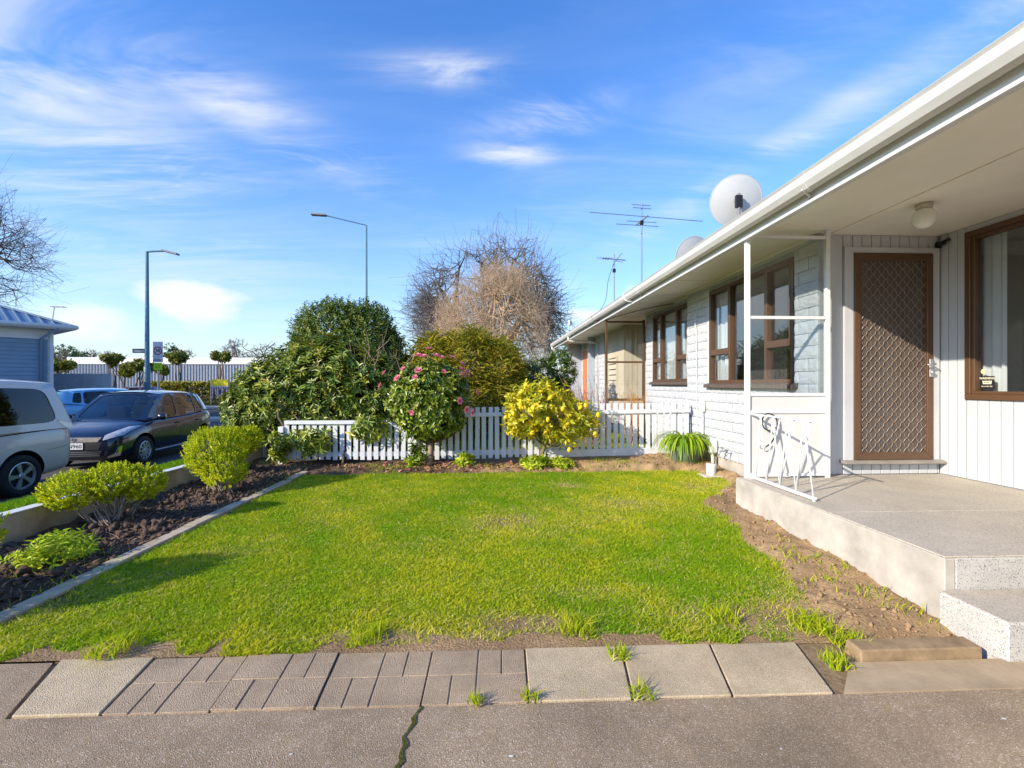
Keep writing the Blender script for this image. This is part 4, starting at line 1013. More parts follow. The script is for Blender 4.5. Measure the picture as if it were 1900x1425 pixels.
def limbs(rg, base, targets, r0, m, parent, name='branch', bend=.15, n=6, sides=6, split=.35):
    b = MB(); base = Vector(base)
    for t in targets:
        t = Vector(t); q = base.lerp(t, split) + Vector(rg.normal(0, bend, 3)) * (t - base).length
        pts = spline([base, q, t], 5); b.tube(pts, [r0 * (1 - .8 * i / (len(pts) - 1)) for i in range(len(pts))], sides, False)
    return b.build(name, m, parent, smooth=True, fixn=False)
def leafmat(name, rough=.42, trans=.28, spec=.4): return mat(name, (.1, .2, .03), rough, spec, attr='col', trans=trans)

# ================================================================== SHRUBS IN AND AROUND THE GARDEN
def shrub(name, label, loc, lobes, n, nl, slen, L_, w, alpha, pal, wts, seed, upw=.5, rmin=.72, branches=14, r0=.02, lm=None, bm=None, curl=.15, alpha2=None, stem_from=None, jit=.08, cat='shrub', zmin=None, group=None, tgt=.75):
    rg = np.random.default_rng(seed); o = empty(name, loc, 0, label, cat, group)
    tips, ax = lobes_pts(rg, lobes, n, rmin, jit)
    if zmin is not None: k = tips[:, 2] > zmin; tips, ax = tips[k], ax[k]
    ax = nrm(ax + np.array([0, 0, upw]) + rg.normal(0, .25, ax.shape))
    V, F, ti = shoots(rg, tips, ax, nl, slen, L_, w, alpha, curl=curl, alpha2=alpha2)
    fo = np_mesh('foliage', V, F, lm or leafmat('leaf_gloss'), leafcols(rg, ti, nl, pal, wts), o); fo['kind'] = 'stuff'
    if branches:
        pick = tips[rg.choice(len(tips), branches)]; c = np.array(loc)[None]
        lc = np.array([l[:3] for l in lobes]).mean(0)[None]
        limbs(rg, stem_from or loc, [tuple(p) for p in (lc + (pick - lc) * tgt)], r0, bm or M_bark, o)
    return o, tips, ax, rg
G1 = [(.045, .085, .012), (.085, .125, .018), (.15, .175, .03), (.028, .055, .01)]
# rhododendron / laurel at the left end of the fence
M_lg = leafmat('glossy_leaf', .36, .22, .5)
rh, tips, ax, rg = shrub('broadleaf_shrub', 'big glossy broadleaf shrub sprawling over the left end of the picket fence', (-2.7, 7.75, 0),
    [(-3.45, 8.1, 1.0, .85, .65, .75), (-2.65, 8.15, 1.25, .95, .68, .80), (-2.05, 8.1, 1.0, .65, .58, .80), (-3.95, 8.0, .75, .5, .5, .65), (-2.8, 7.95, .65, .8, .48, .6), (-3.1, 8.4, 1.35, .9, .6, .72)], 3300, 9, .07, .105, .034, 1.15,
    [(.055, .095, .012), (.10, .14, .018), (.19, .21, .035), (.03, .055, .01), (.16, .12, .03)], [.3, .3, .18, .17, .05], 1, upw=.55, branches=26, r0=.028, lm=M_lg, curl=.22, rmin=.6, zmin=.06)
# sprays that hang in front of the fence
rg2 = np.random.default_rng(5); tips, ax = lobes_pts(rg2, [(-2.72, 7.2, .40, .36, .14, .22), (-1.85, 7.2, .58, .30, .12, .20), (-3.2, 7.2, .30, .2, .14, .24)], 120, .3)
ax = nrm(ax + np.array([0, -.5, .3])); V, F, ti = shoots(rg2, tips, ax, 9, .07, .10, .032, 1.15, curl=.25)
fo = np_mesh('foliage', V, F, M_lg, leafcols(rg2, ti, 9, [(.07, .115, .014), (.13, .17, .022), (.23, .24, .05)], [.4, .35, .25]), rh); fo['kind'] = 'stuff'
# dead twigs on top of it
dt = MB()
for i in range(46):
    p = Vector((-1.95 + rg2.normal(0, .22), 7.95 + rg2.normal(0, .15), 1.45 + rg2.normal(0, .12))); d = Vector((rg2.normal(0, .5), rg2.normal(0, .3), .5 + rg2.random())).normalized()
    dt.tube([p, p + d * .2 + Vector(rg2.normal(0, .03, 3)), p + d * (.3 + .25 * rg2.random())], [.005, .004, .002], 4, False)
o = dt.build('dead_twigs', mat('dead_wood', (.33, .24, .17), .9, .1), rh, fixn=False); o['kind'] = 'stuff'
# tall dark evergreen behind
shrub('evergreen_tree', 'tall dense rounded evergreen bush rising behind the broadleaf shrub', (-3.15, 10.3, 0),
    [(-3.4, 10.3, 2.15, .85, .85, .95), (-2.75, 10.3, 2.1, .75, .8, .95), (-3.05, 10.3, 1.5, 1.15, .9, 1.1), (-2.5, 10.4, 1.7, .65, .7, 1.0), (-3.7, 10.2, 2.0, .55, .6, .6)], 5600, 9, .13, .066, .028, .95,
    [(.05, .085, .014), (.085, .12, .02), (.025, .05, .01), (.13, .15, .03)], [.35, .3, .2, .15], 2, upw=.8, branches=18, r0=.05, lm=leafmat('evergreen_leaf', .45, .2, .4), cat='tree')
# bamboo-like hedge, centre
shrub('bamboo_hedge', 'feathery yellow green bamboo clump behind the camellia', (-.7, 10.4, 0),
    [(-1.2, 10.4, 1.55, .7, .7, .85), (-.5, 10.4, 1.7, .75, .7, .8), (.15, 10.4, 1.45, .65, .65, .85), (-.8, 10.3, .9, 1.2, .7, .8), (.3, 10.5, 1.0, .6, .6, .8), (-1.65, 10.3, 1.2, .45, .5, .7)], 2600, 8, .22, .15, .017, .75,
    [(.13, .16, .014), (.22, .22, .025), (.33, .28, .04), (.07, .09, .012), (.30, .20, .05)], [.3, .3, .18, .12, .1], 3, upw=1.3, branches=30, r0=.018, lm=leafmat('bamboo_leaf', .5, .35, .3), curl=.4, cat='bamboo')
# small dark tree beside the house
shrub('dark_shrub', 'dark green leafy shrub between the bamboo and the house', (1.35, 11.6, 0),
    [(1.2, 11.6, 1.35, .6, .5, .6), (1.7, 11.7, 1.55, .45, .45, .55), (.9, 11.5, 1.0, .5, .5, .7), (1.5, 11.6, .8, .6, .5, .6)], 1000, 9, .1, .085, .03, 1.05,
    [(.03, .06, .012), (.055, .09, .016), (.10, .13, .03)], [.45, .35, .2], 4, upw=.5, branches=12, lm=M_lg)
# wiry shoots sticking up between
ws = MB(); rgw = np.random.default_rng(17)
wsE = empty('wiry_shrub', (-1.75, 8.6, 0), 0, 'thin leafy shoots sticking up between the broadleaf shrub and the bamboo', 'shrub'); tp = []
for i in range(9):
    p = Vector((-1.75 + rgw.normal(0, .2), 8.6, .0)); q = p + Vector((rgw.normal(0, .15), 0, 1.6 + .5 * rgw.random())); ws.tube([p, p.lerp(q, .5) + Vector((.05, 0, 0)), q], [.008, .006, .002], 4, False)
    for k in range(14): tp.append(p.lerp(q, .4 + .6 * k / 13) + Vector(rgw.normal(0, .03, 3)))
ws.build('stem', M_bark, wsE, fixn=False)
V, F, ti = shoots(rgw, np.array(tp), np.tile([[0, 0, 1.]], (len(tp), 1)) + rgw.normal(0, .4, (len(tp), 3)), 4, .04, .055, .022, 1.0)
np_mesh('foliage', V, F, M_lg, leafcols(rgw, ti, 4, [(.06, .10, .015), (.11, .15, .02)], [.6, .4]), wsE)['kind'] = 'stuff'
# camellia with pink flowers, in front of the fence
CA = (-.93, 6.98, .03)
ca, tips, ax, rg = shrub('camellia', 'rounded dark leaved camellia bush with pink flowers in front of the fence', CA,
    [(-.95, 6.98, 1.02, .52, .48, .55), (-.76, 6.98, 1.12, .42, .4, .44), (-1.14, 6.98, 1.02, .40, .4, .42), (-.88, 6.92, .74, .47, .4, .30)], 2300, 7, .07, .068, .034, 1.05,
    [(.035, .068, .010), (.07, .11, .014), (.13, .17, .02), (.20, .22, .03)], [.3, .32, .24, .14], 6, upw=.35, rmin=.66, branches=0, lm=leafmat('camellia_leaf', .3, .15, .55), jit=.06)
limbs(np.random.default_rng(3), (-.90, 6.98, .38), [(-1.3, 6.95, .9), (-.6, 7.0, .95), (-1.0, 6.8, 1.0), (-.8, 7.2, 1.05), (-.95, 6.98, 1.3)], .03, M_bark, ca)
MB().tube([(-.93, 6.98, .0), (-.90, 6.98, .2), (-.905, 6.98, .45)], [.05, .042, .04], 9).build('trunk', mat('pale_bark', (.34, .25, .17), .85, .1, noise=(20, .3), bump=(40, .4, .006)), ca, smooth=True)
# low sucker growth at its foot
V, F, ti = (lambda P: shoots(rg, P[0], P[1], 7, .06, .06, .03, 1.0))(lobes_pts(rg, [(-1.08, 6.95, .22, .16, .14, .24)], 45, .3))
np_mesh('foliage', V, F, MATS['camellia_leaf'], leafcols(rg, ti, 7, [(.05, .09, .012), (.12, .16, .02)], [.6, .4]), ca)['kind'] = 'stuff'
def flower_mesh(seed, r):
    rg = np.random.default_rng(seed); b = MB()
    for ring, (np_, rr_, tilt) in enumerate(((6, r, .35), (6, r * .75, .8), (4, r * .45, 1.2))):
        for k in range(np_):
            a = 6.283 * k / np_ + ring * .5 + rg.normal(0, .1); d = Vector((math.cos(a) * math.cos(tilt), math.sin(a) * math.cos(tilt), math.sin(tilt))); s = Vector((-math.sin(a), math.cos(a), 0)) * rr_ * .45
            b.add([(0, 0, 0), d * rr_ * .55 - s, d * rr_ - s * .5, d * rr_ + s * .5, d * rr_ * .55 + s], [(0, 1, 2, 3, 4)])
    o = b.build('tmp', mat('pink_petal', (.82, .26, .34), .55, .3, trans=.3, noise=(9, .2)), fixn=False); d = o.data; d.name = 'flower'; bpy.data.objects.remove(o); return d
FM = [flower_mesh(i, .042) for i in range(3)]
def fl_at(u, v, yy):
    a = (u - 950) / 870; b_ = (712.5 - v) / 870; th = math.atan(38 / 870); d = Vector((math.cos(th) * a + math.sin(th), -math.sin(th) * a + math.cos(th), b_)); return camo.location + d * (yy / d.y)
M_old = mat('faded_petal', (.62, .30, .14), .6, .3, trans=.3)
for i, (u, v) in enumerate([(775, 660), (785, 662), (808, 660), (818, 664), (838, 664), (776, 688), (738, 702), (857, 676), (856, 686), (858, 696), (866, 692), (714, 692), (852, 744), (864, 760), (884, 728), (875, 765), (706, 716), (764, 765), (823, 690), (748, 685), (795, 648), (770, 700)]):
    yy = 6.98 - .55 * math.sqrt(max(.02, 1 - ((u - 790) / 92) ** 2 - ((v - 752) / 100) ** 2)) - .07
    P = fl_at(u, v, yy); n_ = (P - Vector((-.93, 6.98, .95))).normalized()
    link_mesh('flower', FM[i % 3], P, ca, n_.to_track_quat('Z', 'Y').to_euler(), (1.4, 1.4, 1.4) if i not in (17, 18, 19, 21) else (1, 1, 1))
# lemon tree
LE = (.74, 6.95, .03)
le, tips, ax, rg = shrub('lemon_tree', 'small yellow green lemon tree hung with ripe lemons before the picket fence', LE,
    [(.55, 6.95, .86, .42, .42, .40), (.95, 6.95, .80, .42, .42, .38), (1.3, 6.95, .74, .34, .34, .30), (.75, 6.9, 1.0, .40, .38, .34), (.45, 6.9, .68, .28, .3, .26), (1.05, 6.85, .62, .4, .3, .25)], 620, 7, .07, .072, .030, 1.0,
    [(.20, .22, .018), (.33, .32, .025), (.10, .14, .016), (.46, .38, .03)], [.34, .3, .2, .16], 7, upw=.4, rmin=.55, branches=18, r0=.016, lm=leafmat('lemon_leaf', .4, .35, .4), stem_from=(.78, 6.95, .36), jit=.10, bm=mat('green_bark', (.20, .17, .07), .8, .2, noise=(20, .3)))
MB().tube(spline([(.72, 6.95, .0), (.74, 6.96, .15), (.80, 6.95, .34), (.92, 6.93, .48)]), [.038] * 6 + [.032] * 6 + [.026] * 4 + [.02] * 9, 8).build('trunk', MATS['green_bark'], le, smooth=True)
b = MB().lathe([(.0, -.042), (.006, -.040), (.012, -.032), (.026, -.020), (.031, 0), (.026, .020), (.014, .033), (.005, .040), (0, .041)], 12); o = b.build('tmp', mat('lemon_skin', (.85, .60, .02), .4, .45, bump=(90, .2, .002)), smooth=True); LM = o.data; LM.name = 'lemon'; bpy.data.objects.remove(o)
rl = np.random.default_rng(9); sel = rl.choice(len(tips), 60, replace=False); k = 0
for i in sel:
    p = tips[i]
    if p[1] > 7.05 or k >= 38: continue
    k += 1; link_mesh('lemon', LM, (p[0], p[1] - .03, p[2] - .04), le, (rl.normal(0, .5), rl.normal(0, .5), 0), (1, 1, 1.05))
link_mesh('lemon', LM, (1.12, 6.72, .30), le); 
# hebes along the wall
M_heb = leafmat('hebe_leaf', .5, .35, .3)
HP = [(.17, .24, .008), (.27, .32, .010), (.40, .38, .014), (.09, .13, .008)]; HW = [.3, .36, .2, .14]
M_grey = mat('grey_stem', (.36, .30, .25), .9, .1, noise=(20, .25))
def hebe(label, loc, lobes, n, seed, bare=0):
    rg = np.random.default_rng(seed); o = empty('hebe_bush', loc, 0, label, 'bush', 'hebe bushes along the garden wall')
    tips, ax = lobes_pts(rg, lobes, n, .74, .05); k = tips[:, 2] > loc[2] + .12 + .1 * rg.random(len(tips)); tips, ax = tips[k], ax[k]
    ax = nrm(ax + np.array([0, 0, .9]) + rg.normal(0, .2, ax.shape))
    V, F, ti = shoots(rg, tips, ax, 14, .055, .021, .010, .95, curl=.1, alpha2=.45)
    np_mesh('foliage', V, F, M_heb, leafcols(rg, ti, 14, HP, HW), o)['kind'] = 'stuff'
    lc = np.array([l[:3] for l in lobes]).mean(0); pick = tips[rg.choice(len(tips), 60)]
    tg = lc + (pick - lc) * .8; b = MB(); base = Vector(loc)
    for t in tg:
        t = Vector(t); s = base + Vector((rg.normal(0, .05), rg.normal(0, .07), 0)); q = s.lerp(t, .5) + Vector(rg.normal(0, .02, 3)) + (t - s) * -.06 + Vector((0, 0, -.03))
        pts = spline([s, q, t], 3); b.tube(pts, [.009 - .0065 * i / (len(pts) - 1) for i in range(len(pts))], 5, False)
    st_ = b.build('stems', M_grey, o, fixn=False, smooth=True); st_['kind'] = 'stuff'
    return o
hebe('wide golden green hebe with bare grey stems, over the wall behind the van', (-3.3, 4.28, .03), [(-3.52, 4.12, .36, .22, .24, .16), (-3.3, 4.25, .40, .24, .24, .17), (-3.12, 4.32, .38, .18, .20, .16)], 1150, 61)
hebe('rounded lime green hebe leaning towards the mowing strip', (-3.02, 5.45, .03), [(-3.15, 5.5, .47, .32, .30, .29), (-2.97, 5.36, .30, .24, .22, .24), (-3.3, 5.65, .52, .24, .26, .24), (-2.9, 5.2, .18, .15, .14, .14)], 1900, 62)
hebe('lime green hebe next to the broadleaf shrub', (-3.48, 6.6, .03), [(-3.52, 6.5, .46, .26, .28, .22), (-3.42, 6.75, .48, .2, .24, .2)], 1000, 63)
hebe('hebe at the near end of the garden wall, beyond the mowing strip', (-3.15, 2.55, .03), [(-3.2, 2.5, .40, .36, .34, .26), (-3.0, 2.65, .42, .28, .28, .22)], 1300, 64)
# leafy perennials
def perennial(label, loc, r, h, n, L_, w, seed, pal=((.14, .24, .018), (.24, .31, .03), (.36, .38, .05))):
    rg = np.random.default_rng(seed); o = empty('perennial', loc, 0, label, 'plant', 'low green perennials')
    tips, ax = lobes_pts(rg, [(loc[0], loc[1], loc[2] + h * .45, r, r, h * .55)], n, .35); tips[:, 2] = np.maximum(tips[:, 2], loc[2] + .03)
    ax = nrm(ax + [0, 0, .8]); V, F, ti = shoots(rg, tips, ax, 8, .05, L_, w, .9, curl=.3)
    np_mesh('foliage', V, F, leafmat('soft_leaf', .5, .35, .3), leafcols(rg, ti, 8, pal, [.4, .35, .25]), o)['kind'] = 'stuff'
    limbs(rg, loc, [tuple(t - a_ * .05) for t, a_ in zip(tips[:10], ax[:10])], .005, MATS['soft_stem'] if 'soft_stem' in MATS else mat('soft_stem', (.14, .2, .04), .6, .3), o, 'stem', .1, 4, 4)
perennial('low bright green leafy plant in the dark bed near the mowing strip', (-2.98, 3.35, .03), .24, .2, 110, .05, .014, 71)
perennial('small clump of bright strap leaves right of the camellia trunk', (-.40, 6.9, .03), .15, .2, 34, .10, .024, 72)
perennial('sprawling leafy clump at the foot of the lemon tree', (.62, 6.78, .03), .24, .17, 60, .08, .022, 73)
perennial('straggly leafy clump to the house side of the lemon trunk', (1.0, 6.82, .03), .22, .15, 46, .07, .02, 74)
perennial('tiny green clump under the broadleaf shrub by the fence', (-1.15, 6.9, .03), .1, .16, 16, .09, .014, 75)
# planter tub with strap-leaved plant
PT = empty('planter', (2.86, 6.82, .05), 0, 'round green glazed tub with arching bright green strap leaves', 'planter')
MB().lathe([(0, .0), (.17, .0), (.20, .03), (.215, .16), (.217, .25), (.226, .27), (.226, .29), (.20, .29), (.197, .25), (0, .25)], 28, (2.86, 6.82, .055)).build('tub', mat('green_glaze', (.13, .17, .11), .3, .5, noise=(5, .3)), PT, smooth=True)
rg = np.random.default_rng(15)
def strap(rg, w=.030):
    a = rg.uniform(0, 6.283); L_ = rg.uniform(.38, .66); rad = rg.uniform(.0, .15); b0 = Vector((math.cos(a) * rad, math.sin(a) * rad, 0)); out = Vector((math.cos(a + rg.normal(0, .3)), math.sin(a + rg.normal(0, .3)), 0)); lift = rg.uniform(.9, 2.2); V = []; side = Vector((-out.y, out.x, 0)); p = b0; d = (out * .5 + Vector((0, 0, lift))).normalized()
    for i in range(8):
        t = i / 7; ww = w * (1 - t ** 2.5) * .5 + .0015; V += [p - side * ww, p + Vector((0, 0, -.004)), p + side * ww]; p = p + d * L_ / 7; d = (d + Vector((0, 0, -.55 - .3 * t)) + out * .05).normalized()
    F = []
    for i in range(7):
        for k in (0, 1): F.append((3 * i + k, 3 * i + k + 1, 3 * i + k + 4, 3 * i + k + 3))
    return V, F
M_str = [mat('strap_leaf_%s' % c, v, .4, .4, trans=.35, noise=(6, .15)) for c, v in (('a', (.30, .46, .015)), ('b', (.42, .56, .02)), ('c', (.18, .33, .012)))]
for i in range(170):
    V, F = strap(rg); MB().add([v + Vector((2.86, 6.82, .33)) for v in V], F).build('leaf', M_str[int(rg.integers(3))], PT, fixn=False, smooth=True)
# dry twiggy bush behind the fence by the house and orange dead fern
def twigs(name, label, c, r, n, col, seed, h=.5, cat='bush'):
    rg = np.random.default_rng(seed); o = empty(name, (c[0], c[1], 0), 0, label, cat); b = MB()
    for i in range(n):
        s = Vector((c[0] + rg.normal(0, .05), c[1] + rg.normal(0, .05), 0)); d = Vector(rg.normal(0, 1, 3)); d.z = abs(d.z); e = Vector((c[0] + d.x * r, c[1] + d.y * r, c[2] + d.z * h * .5)); m = s.lerp(e, .6) + Vector(rg.normal(0, .08, 3))
        b.tube([s, m, e], [.007, .004, .002], 4, False)
        for _ in range(3):
            e2 = m.lerp(e, rg.random()) ; b.tube([e2, e2 + Vector(rg.normal(0, .1, 3))], [.003, .001], 3, False)
    t = b.build('twigs', mat(name + '_wood', col, .9, .1), o, fixn=False); t['kind'] = 'stuff'; return o
twigs('dry_twiggy_bush', 'leafless reddish twiggy bush behind the fence near the orange door', (2.0, 9.3, .9), .32, 70, (.30, .19, .14), 81, .6)
twigs('dead_fern', 'orange brown dead fern on the far porch behind the fence', (2.85, 9.4, .9), .16, 50, (.48, .26, .10), 82, .35, 'plant')
# ================================================================== CARS
def paint(name, col, metal=.0, rough=.32): return mat(name, col, rough, .5, metal=metal, coat=1.0)
M_tyre = mat('tyre_rubber', (.022, .022, .023), .75, .3, bump=(60, .2, .003)); M_rim = mat('alloy', (.60, .61, .63), .3, .5, metal=.75); M_rimd = mat('rim_gap', (.03, .03, .032), .6, .3)
M_cglass = glass('car_glass', (.34, .40, .42), 1.6); M_vglass = glass('privacy_glass', (.05, .055, .05), 1.3); M_trim = mat('car_black_trim', (.018, .018, .02), .45, .4); M_lamp = mat('headlamp', (.55, .57, .60), .12, .7, coat=1.0, noise=(14, .35)); M_tail = mat('tail_lamp', (.45, .012, .012), .2, .6, coat=1.0)
M_chrome = mat('chrome', (.75, .76, .78), .15, .5, metal=1.0); M_seat = mat('car_seat', (.07, .07, .075), .8, .2); M_plate = mat('plate_white', (.75, .76, .76), .4, .4)
def wheel(car, x, y, r, w, side, spokes):
    """side = +1/-1: outward along y"""
    W_ = empty('wheel', (0, 0, 0)); W_['local'] = 1; put(W_, car)
    def T(o): o['local'] = 1; put(o, W_); return o
    ty = MB().lathe([(r * .66, -w / 2), (r * .93, -w / 2), (r, -w / 2 + .03), (r, w / 2 - .03), (r * .93, w / 2), (r * .66, w / 2 - .005), (r * .62, w / 2 - .03), (r * .62, -w / 2)], 36).build('tyre', M_tyre, None, smooth=True)
    rm = MB(); rm.lathe([(r * .655, w / 2 - .004), (r * .62, w / 2 + .002), (r * .59, w / 2 - .03), (r * .57, w / 2 - .03)], 36)
    rm.lathe([(0, w / 2 + .004), (r * .13, w / 2 + .002), (r * .16, w / 2 - .012), (r * .16, w / 2 - .035)], 20)
    for k in range(spokes):
        a = 6.2832 * k / spokes
        for da in (-.09, .09) if spokes < 8 else (0,):
            c, s = math.cos(a + da), math.sin(a + da); hw = r * (.045 if spokes < 8 else .06); px, py = -s, c
            i, o_ = r * .14, r * .60
            rm.add([(c * i + px * hw, s * i + py * hw, w / 2 - .008), (c * i - px * hw, s * i - py * hw, w / 2 - .008), (c * o_ - px * hw * 1.3, s * o_ - py * hw * 1.3, w / 2 - .006), (c * o_ + px * hw * 1.3, s * o_ + py * hw * 1.3, w / 2 - .006),
                    (c * i + px * hw, s * i + py * hw, w / 2 - .03), (c * i - px * hw, s * i - py * hw, w / 2 - .03), (c * o_ - px * hw * 1.3, s * o_ - py * hw * 1.3, w / 2 - .03), (c * o_ + px * hw * 1.3, s * o_ + py * hw * 1.3, w / 2 - .03)],
                   [(0, 1, 2, 3), (0, 4, 5, 1), (1, 5, 6, 2), (2, 6, 7, 3), (3, 7, 4, 0)])
    rim = rm.build('rim', M_rim, None)
    dk = MB().lathe([(0, w / 2 - .045), (r * .62, w / 2 - .045)], 30).build('brake_disc', M_rimd, None, fixn=False)
    Mx = Matrix.Translation((x, y, r)) @ Matrix.Rotation(-side * math.pi / 2, 4, 'X')
    for o in (ty, rim, dk): o.data.transform(Mx); T(o)
def patchP(c00, c10, c11, c01, bulge):
    """bilinear patch (s along bottom, t up) pushed outward"""
    c00, c10, c11, c01 = map(Vector, (c00, c10, c11, c01)); n = (c10 - c00).cross(c01 - c00).normalized()
    def P(s, t, off=0): return c00 * (1 - s) * (1 - t) + c10 * s * (1 - t) + c11 * s * t + c01 * (1 - s) * t + n * (bulge * 4 * (s * (1 - s) * .6 + t * (1 - t) * .4) * (1 if True else 0) + off)
    return P, n
def window_patch(P, m=.1, mt=.12, mb=.04, rad=.25, K=48):
    """frame strip with a hole and the pane that fills it; margins are fractions of the patch"""
    ml, mr = (m if isinstance(m, tuple) else (m, m)); fr = MB(); pn = MB(); out = []; inn = []
    for k in range(K):
        a = 6.28318 * k / K + .7854; c, s = math.cos(a), math.sin(a); q = 1 / max(abs(c), abs(s)); ou, ov = .5 + .5 * c * q, .5 + .5 * s * q
        e = (abs(c) ** (2 / rad) + abs(s) ** (2 / rad)) ** (-rad / 2); iu, iv = c * e, s * e
        u = ml + (1 - ml - mr) * (.5 + .5 * iu); v = mb + (1 - mb - mt) * (.5 + .5 * iv); out.append((ou, ov)); inn.append((u, v))
    V = [P(*p) for p in out] + [P(*p) for p in inn] + [P(p[0], p[1], -.012) for p in inn]
    fr.add(V, [(k, (k + 1) % K, K + (k + 1) % K, K + k) for k in range(K)] + [(K + k, K + (k + 1) % K, 2 * K + (k + 1) % K, 2 * K + k) for k in range(K)])
    c = (sum(p[0] for p in inn) / K, sum(p[1] for p in inn) / K); rings = [1, .66, .33]; V = []
    for f_ in rings: V += [P(c[0] + (p[0] - c[0]) * f_, c[1] + (p[1] - c[1]) * f_, -.010) for p in inn]
    V.append(P(c[0], c[1], -.010)); F = [(r_ * K + k, r_ * K + (k + 1) % K, (r_ + 1) * K + (k + 1) % K, (r_ + 1) * K + k) for r_ in range(2) for k in range(K)] + [(2 * K + k, 2 * K + (k + 1) % K, 3 * K) for k in range(K)]
    pn.add(V, F); return fr, pn
def make_car(name, label, S, body_mat, loc, rz, group='parked cars'):
    """S: spec of a hatchback or van; local x forward, y left, z up from the ground"""
    car = empty(name, loc, rz, label, 'car' if not S.get('van') else 'van', group)
    def A(o): o['local'] = 1; put(o, car); return o
    st = S['stations']       # (x, half width, z bottom, z shoulder, z centre top)
    V = []; R_ = 11
    for x, w, zb, zs, zc in st:
        h = zs - zb
        half = [(0, zb), (w * .78, zb), (w * .95, zb + .05), (w * .99, zb + h * .28), (w, zb + h * .55), (w * .985, zb + h * .80), (w * .95, zs), (w * .86, zs + (zc - zs) * .45), (w * .6, zs + (zc - zs) * .85), (w * .3, zc), (0, zc)]
        V += [(x, y, z) for y, z in half] + [(x, -y, z) for y, z in half[-2:0:-1]]
    M = 2 * R_ - 2; n = len(st); F = [(i * M + k, i * M + (k + 1) % M, (i + 1) * M + (k + 1) % M, (i + 1) * M + k) for i in range(n - 1) for k in range(M)]
    F += [tuple(range(M))[::-1], tuple((n - 1) * M + k for k in range(M))]
    body = MB().add(V, F).build('body', [body_mat, M_trim], None)
    md = body.modifiers.new('s', 'SUBSURF'); md.levels = md.render_levels = 2
    cut = MB(); cut.cur = 1
    for ax_ in S['axles']:
        for sd in (1, -1): cut.tube([(ax_, sd * (S['w'] + .2), S['r'] + .015), (ax_, sd * (S['w'] - .30), S['r'] + .015)], S['r'] + .055, 36)
    co = cut.build('tmp_cut', [body_mat, M_trim], None)
    bo = body.modifiers.new('b', 'BOOLEAN'); bo.operation = 'DIFFERENCE'; bo.object = co; bo.solver = 'EXACT'
    dg = bpy.context.evaluated_depsgraph_get(); dg.update(); me = bpy.data.meshes.new_from_object(body.evaluated_get(dg)); body.modifiers.clear(); body.data = me; me.name = 'body'; bpy.data.objects.remove(co)
    me.shade_smooth(); me.set_sharp_from_angle(angle=R(38)); A(body)
    bvh = BVHTree.FromPolygons([v.co for v in me.vertices], [tuple(p.vertices) for p in me.polygons])
    def proj(o, d): 
        h = bvh.ray_cast(Vector(o), Vector(d)); return h[0], h[1]
    def decal(nm, poly, d, m, off=.005, rings=4, parent=body, sub=6):
        """outline cast onto the body along d"""
        d = Vector(d).normalized(); pts = []
        for a, b_ in zip(poly, poly[1:] + poly[:1]):
            for k in range(sub): pts.append(Vector(a).lerp(Vector(b_), k / sub))
        c = sum(pts, Vector()) / len(pts); K = len(pts); V = []
        for r_ in range(rings): V += [c + (p - c) * (1 - r_ / rings) for p in pts]
        V.append(c); W_ = []
        for p in V:
            h, nn = proj(p - d * 1.0, d)
            W_.append((h - d * off) if h else p)
        F = [(r_ * K + k, r_ * K + (k + 1) % K, (r_ + 1) * K + (k + 1) % K, (r_ + 1) * K + k) for r_ in range(rings - 1) for k in range(K)] + [((rings - 1) * K + k, (rings - 1) * K + (k + 1) % K, rings * K) for k in range(K)]
        o = MB().add(W_, F).build(nm, m, None, smooth=True); A(o)
        if parent is not None and parent is not body: pass
        return o
    # cabin: bottom ring and top ring
    C = S['cabin']; fr_all = MB(); k_ = 0
    cab = []
    def side(sd):
        for j, (b0, b1, t0, t1, marg) in enumerate(C['side']):
            c00, c10, c11, c01 = [(q[0], sd * q[1], q[2]) for q in (b0, b1, t1, t0)]
            P, nn = patchP(c00, c10, c11, c01, C.get('bulge', .02) * (1 if nn_out(c00, c10, c01, sd) else -1))
            flip = not nn_out(c00, c10, c01, sd)
            Q = (lambda s, t, off=0, P=P, flip=flip: P(s, t, -off if flip else off))
            if marg is None:
                g = [Q(s / 4, t / 4) for t in range(5) for s in range(5)]; fr_all.add(g, [(t * 5 + s, t * 5 + s + 1, t * 5 + s + 6, t * 5 + s + 5) for t in range(4) for s in range(4)])
            else:
                f_, p_ = window_patch(Q, *marg); fr_all.add(f_.v, f_.f); cab.append(('side_window', p_))
    def nn_out(a, b_, c, sd):
        n_ = (Vector(b_) - Vector(a)).cross(Vector(c) - Vector(a)); return n_.y * sd > 0
    side(1); side(-1)
    for key, nm, sx in (('front', 'windscreen', 1), ('rear', 'rear_window', -1)):
        (bx, by, bz), (tx, ty_, tz), marg, bul = C[key]
        c00, c10, c11, c01 = (bx, by, bz), (bx, -by, bz), (tx, -ty_, tz), (tx, ty_, tz)
        n_ = (Vector(c10) - Vector(c00)).cross(Vector(c01) - Vector(c00)); fl = n_.x * sx < 0
        P, nn = patchP(c00, c10, c11, c01, bul * (-1 if fl else 1)); Q = (lambda s, t, off=0, P=P, fl=fl: P(s, t, -off if fl else off))
        f_, p_ = window_patch(Q, *marg); fr_all.add(f_.v, f_.f); cab.append((nm, p_))
    (fx, fy, fz), (rx, ry, rz_) = C['front'][1], C['rear'][1]
    ring = C['roof']   # (x, half width, z) from front to rear
    g = []; NS = 12
    for x, w, z in ring:
        for k in range(NS + 1):
            s = -1 + 2 * k / NS; g.append((x, s * w, z + C['dome'] * (1 - abs(s) ** 2.4)))
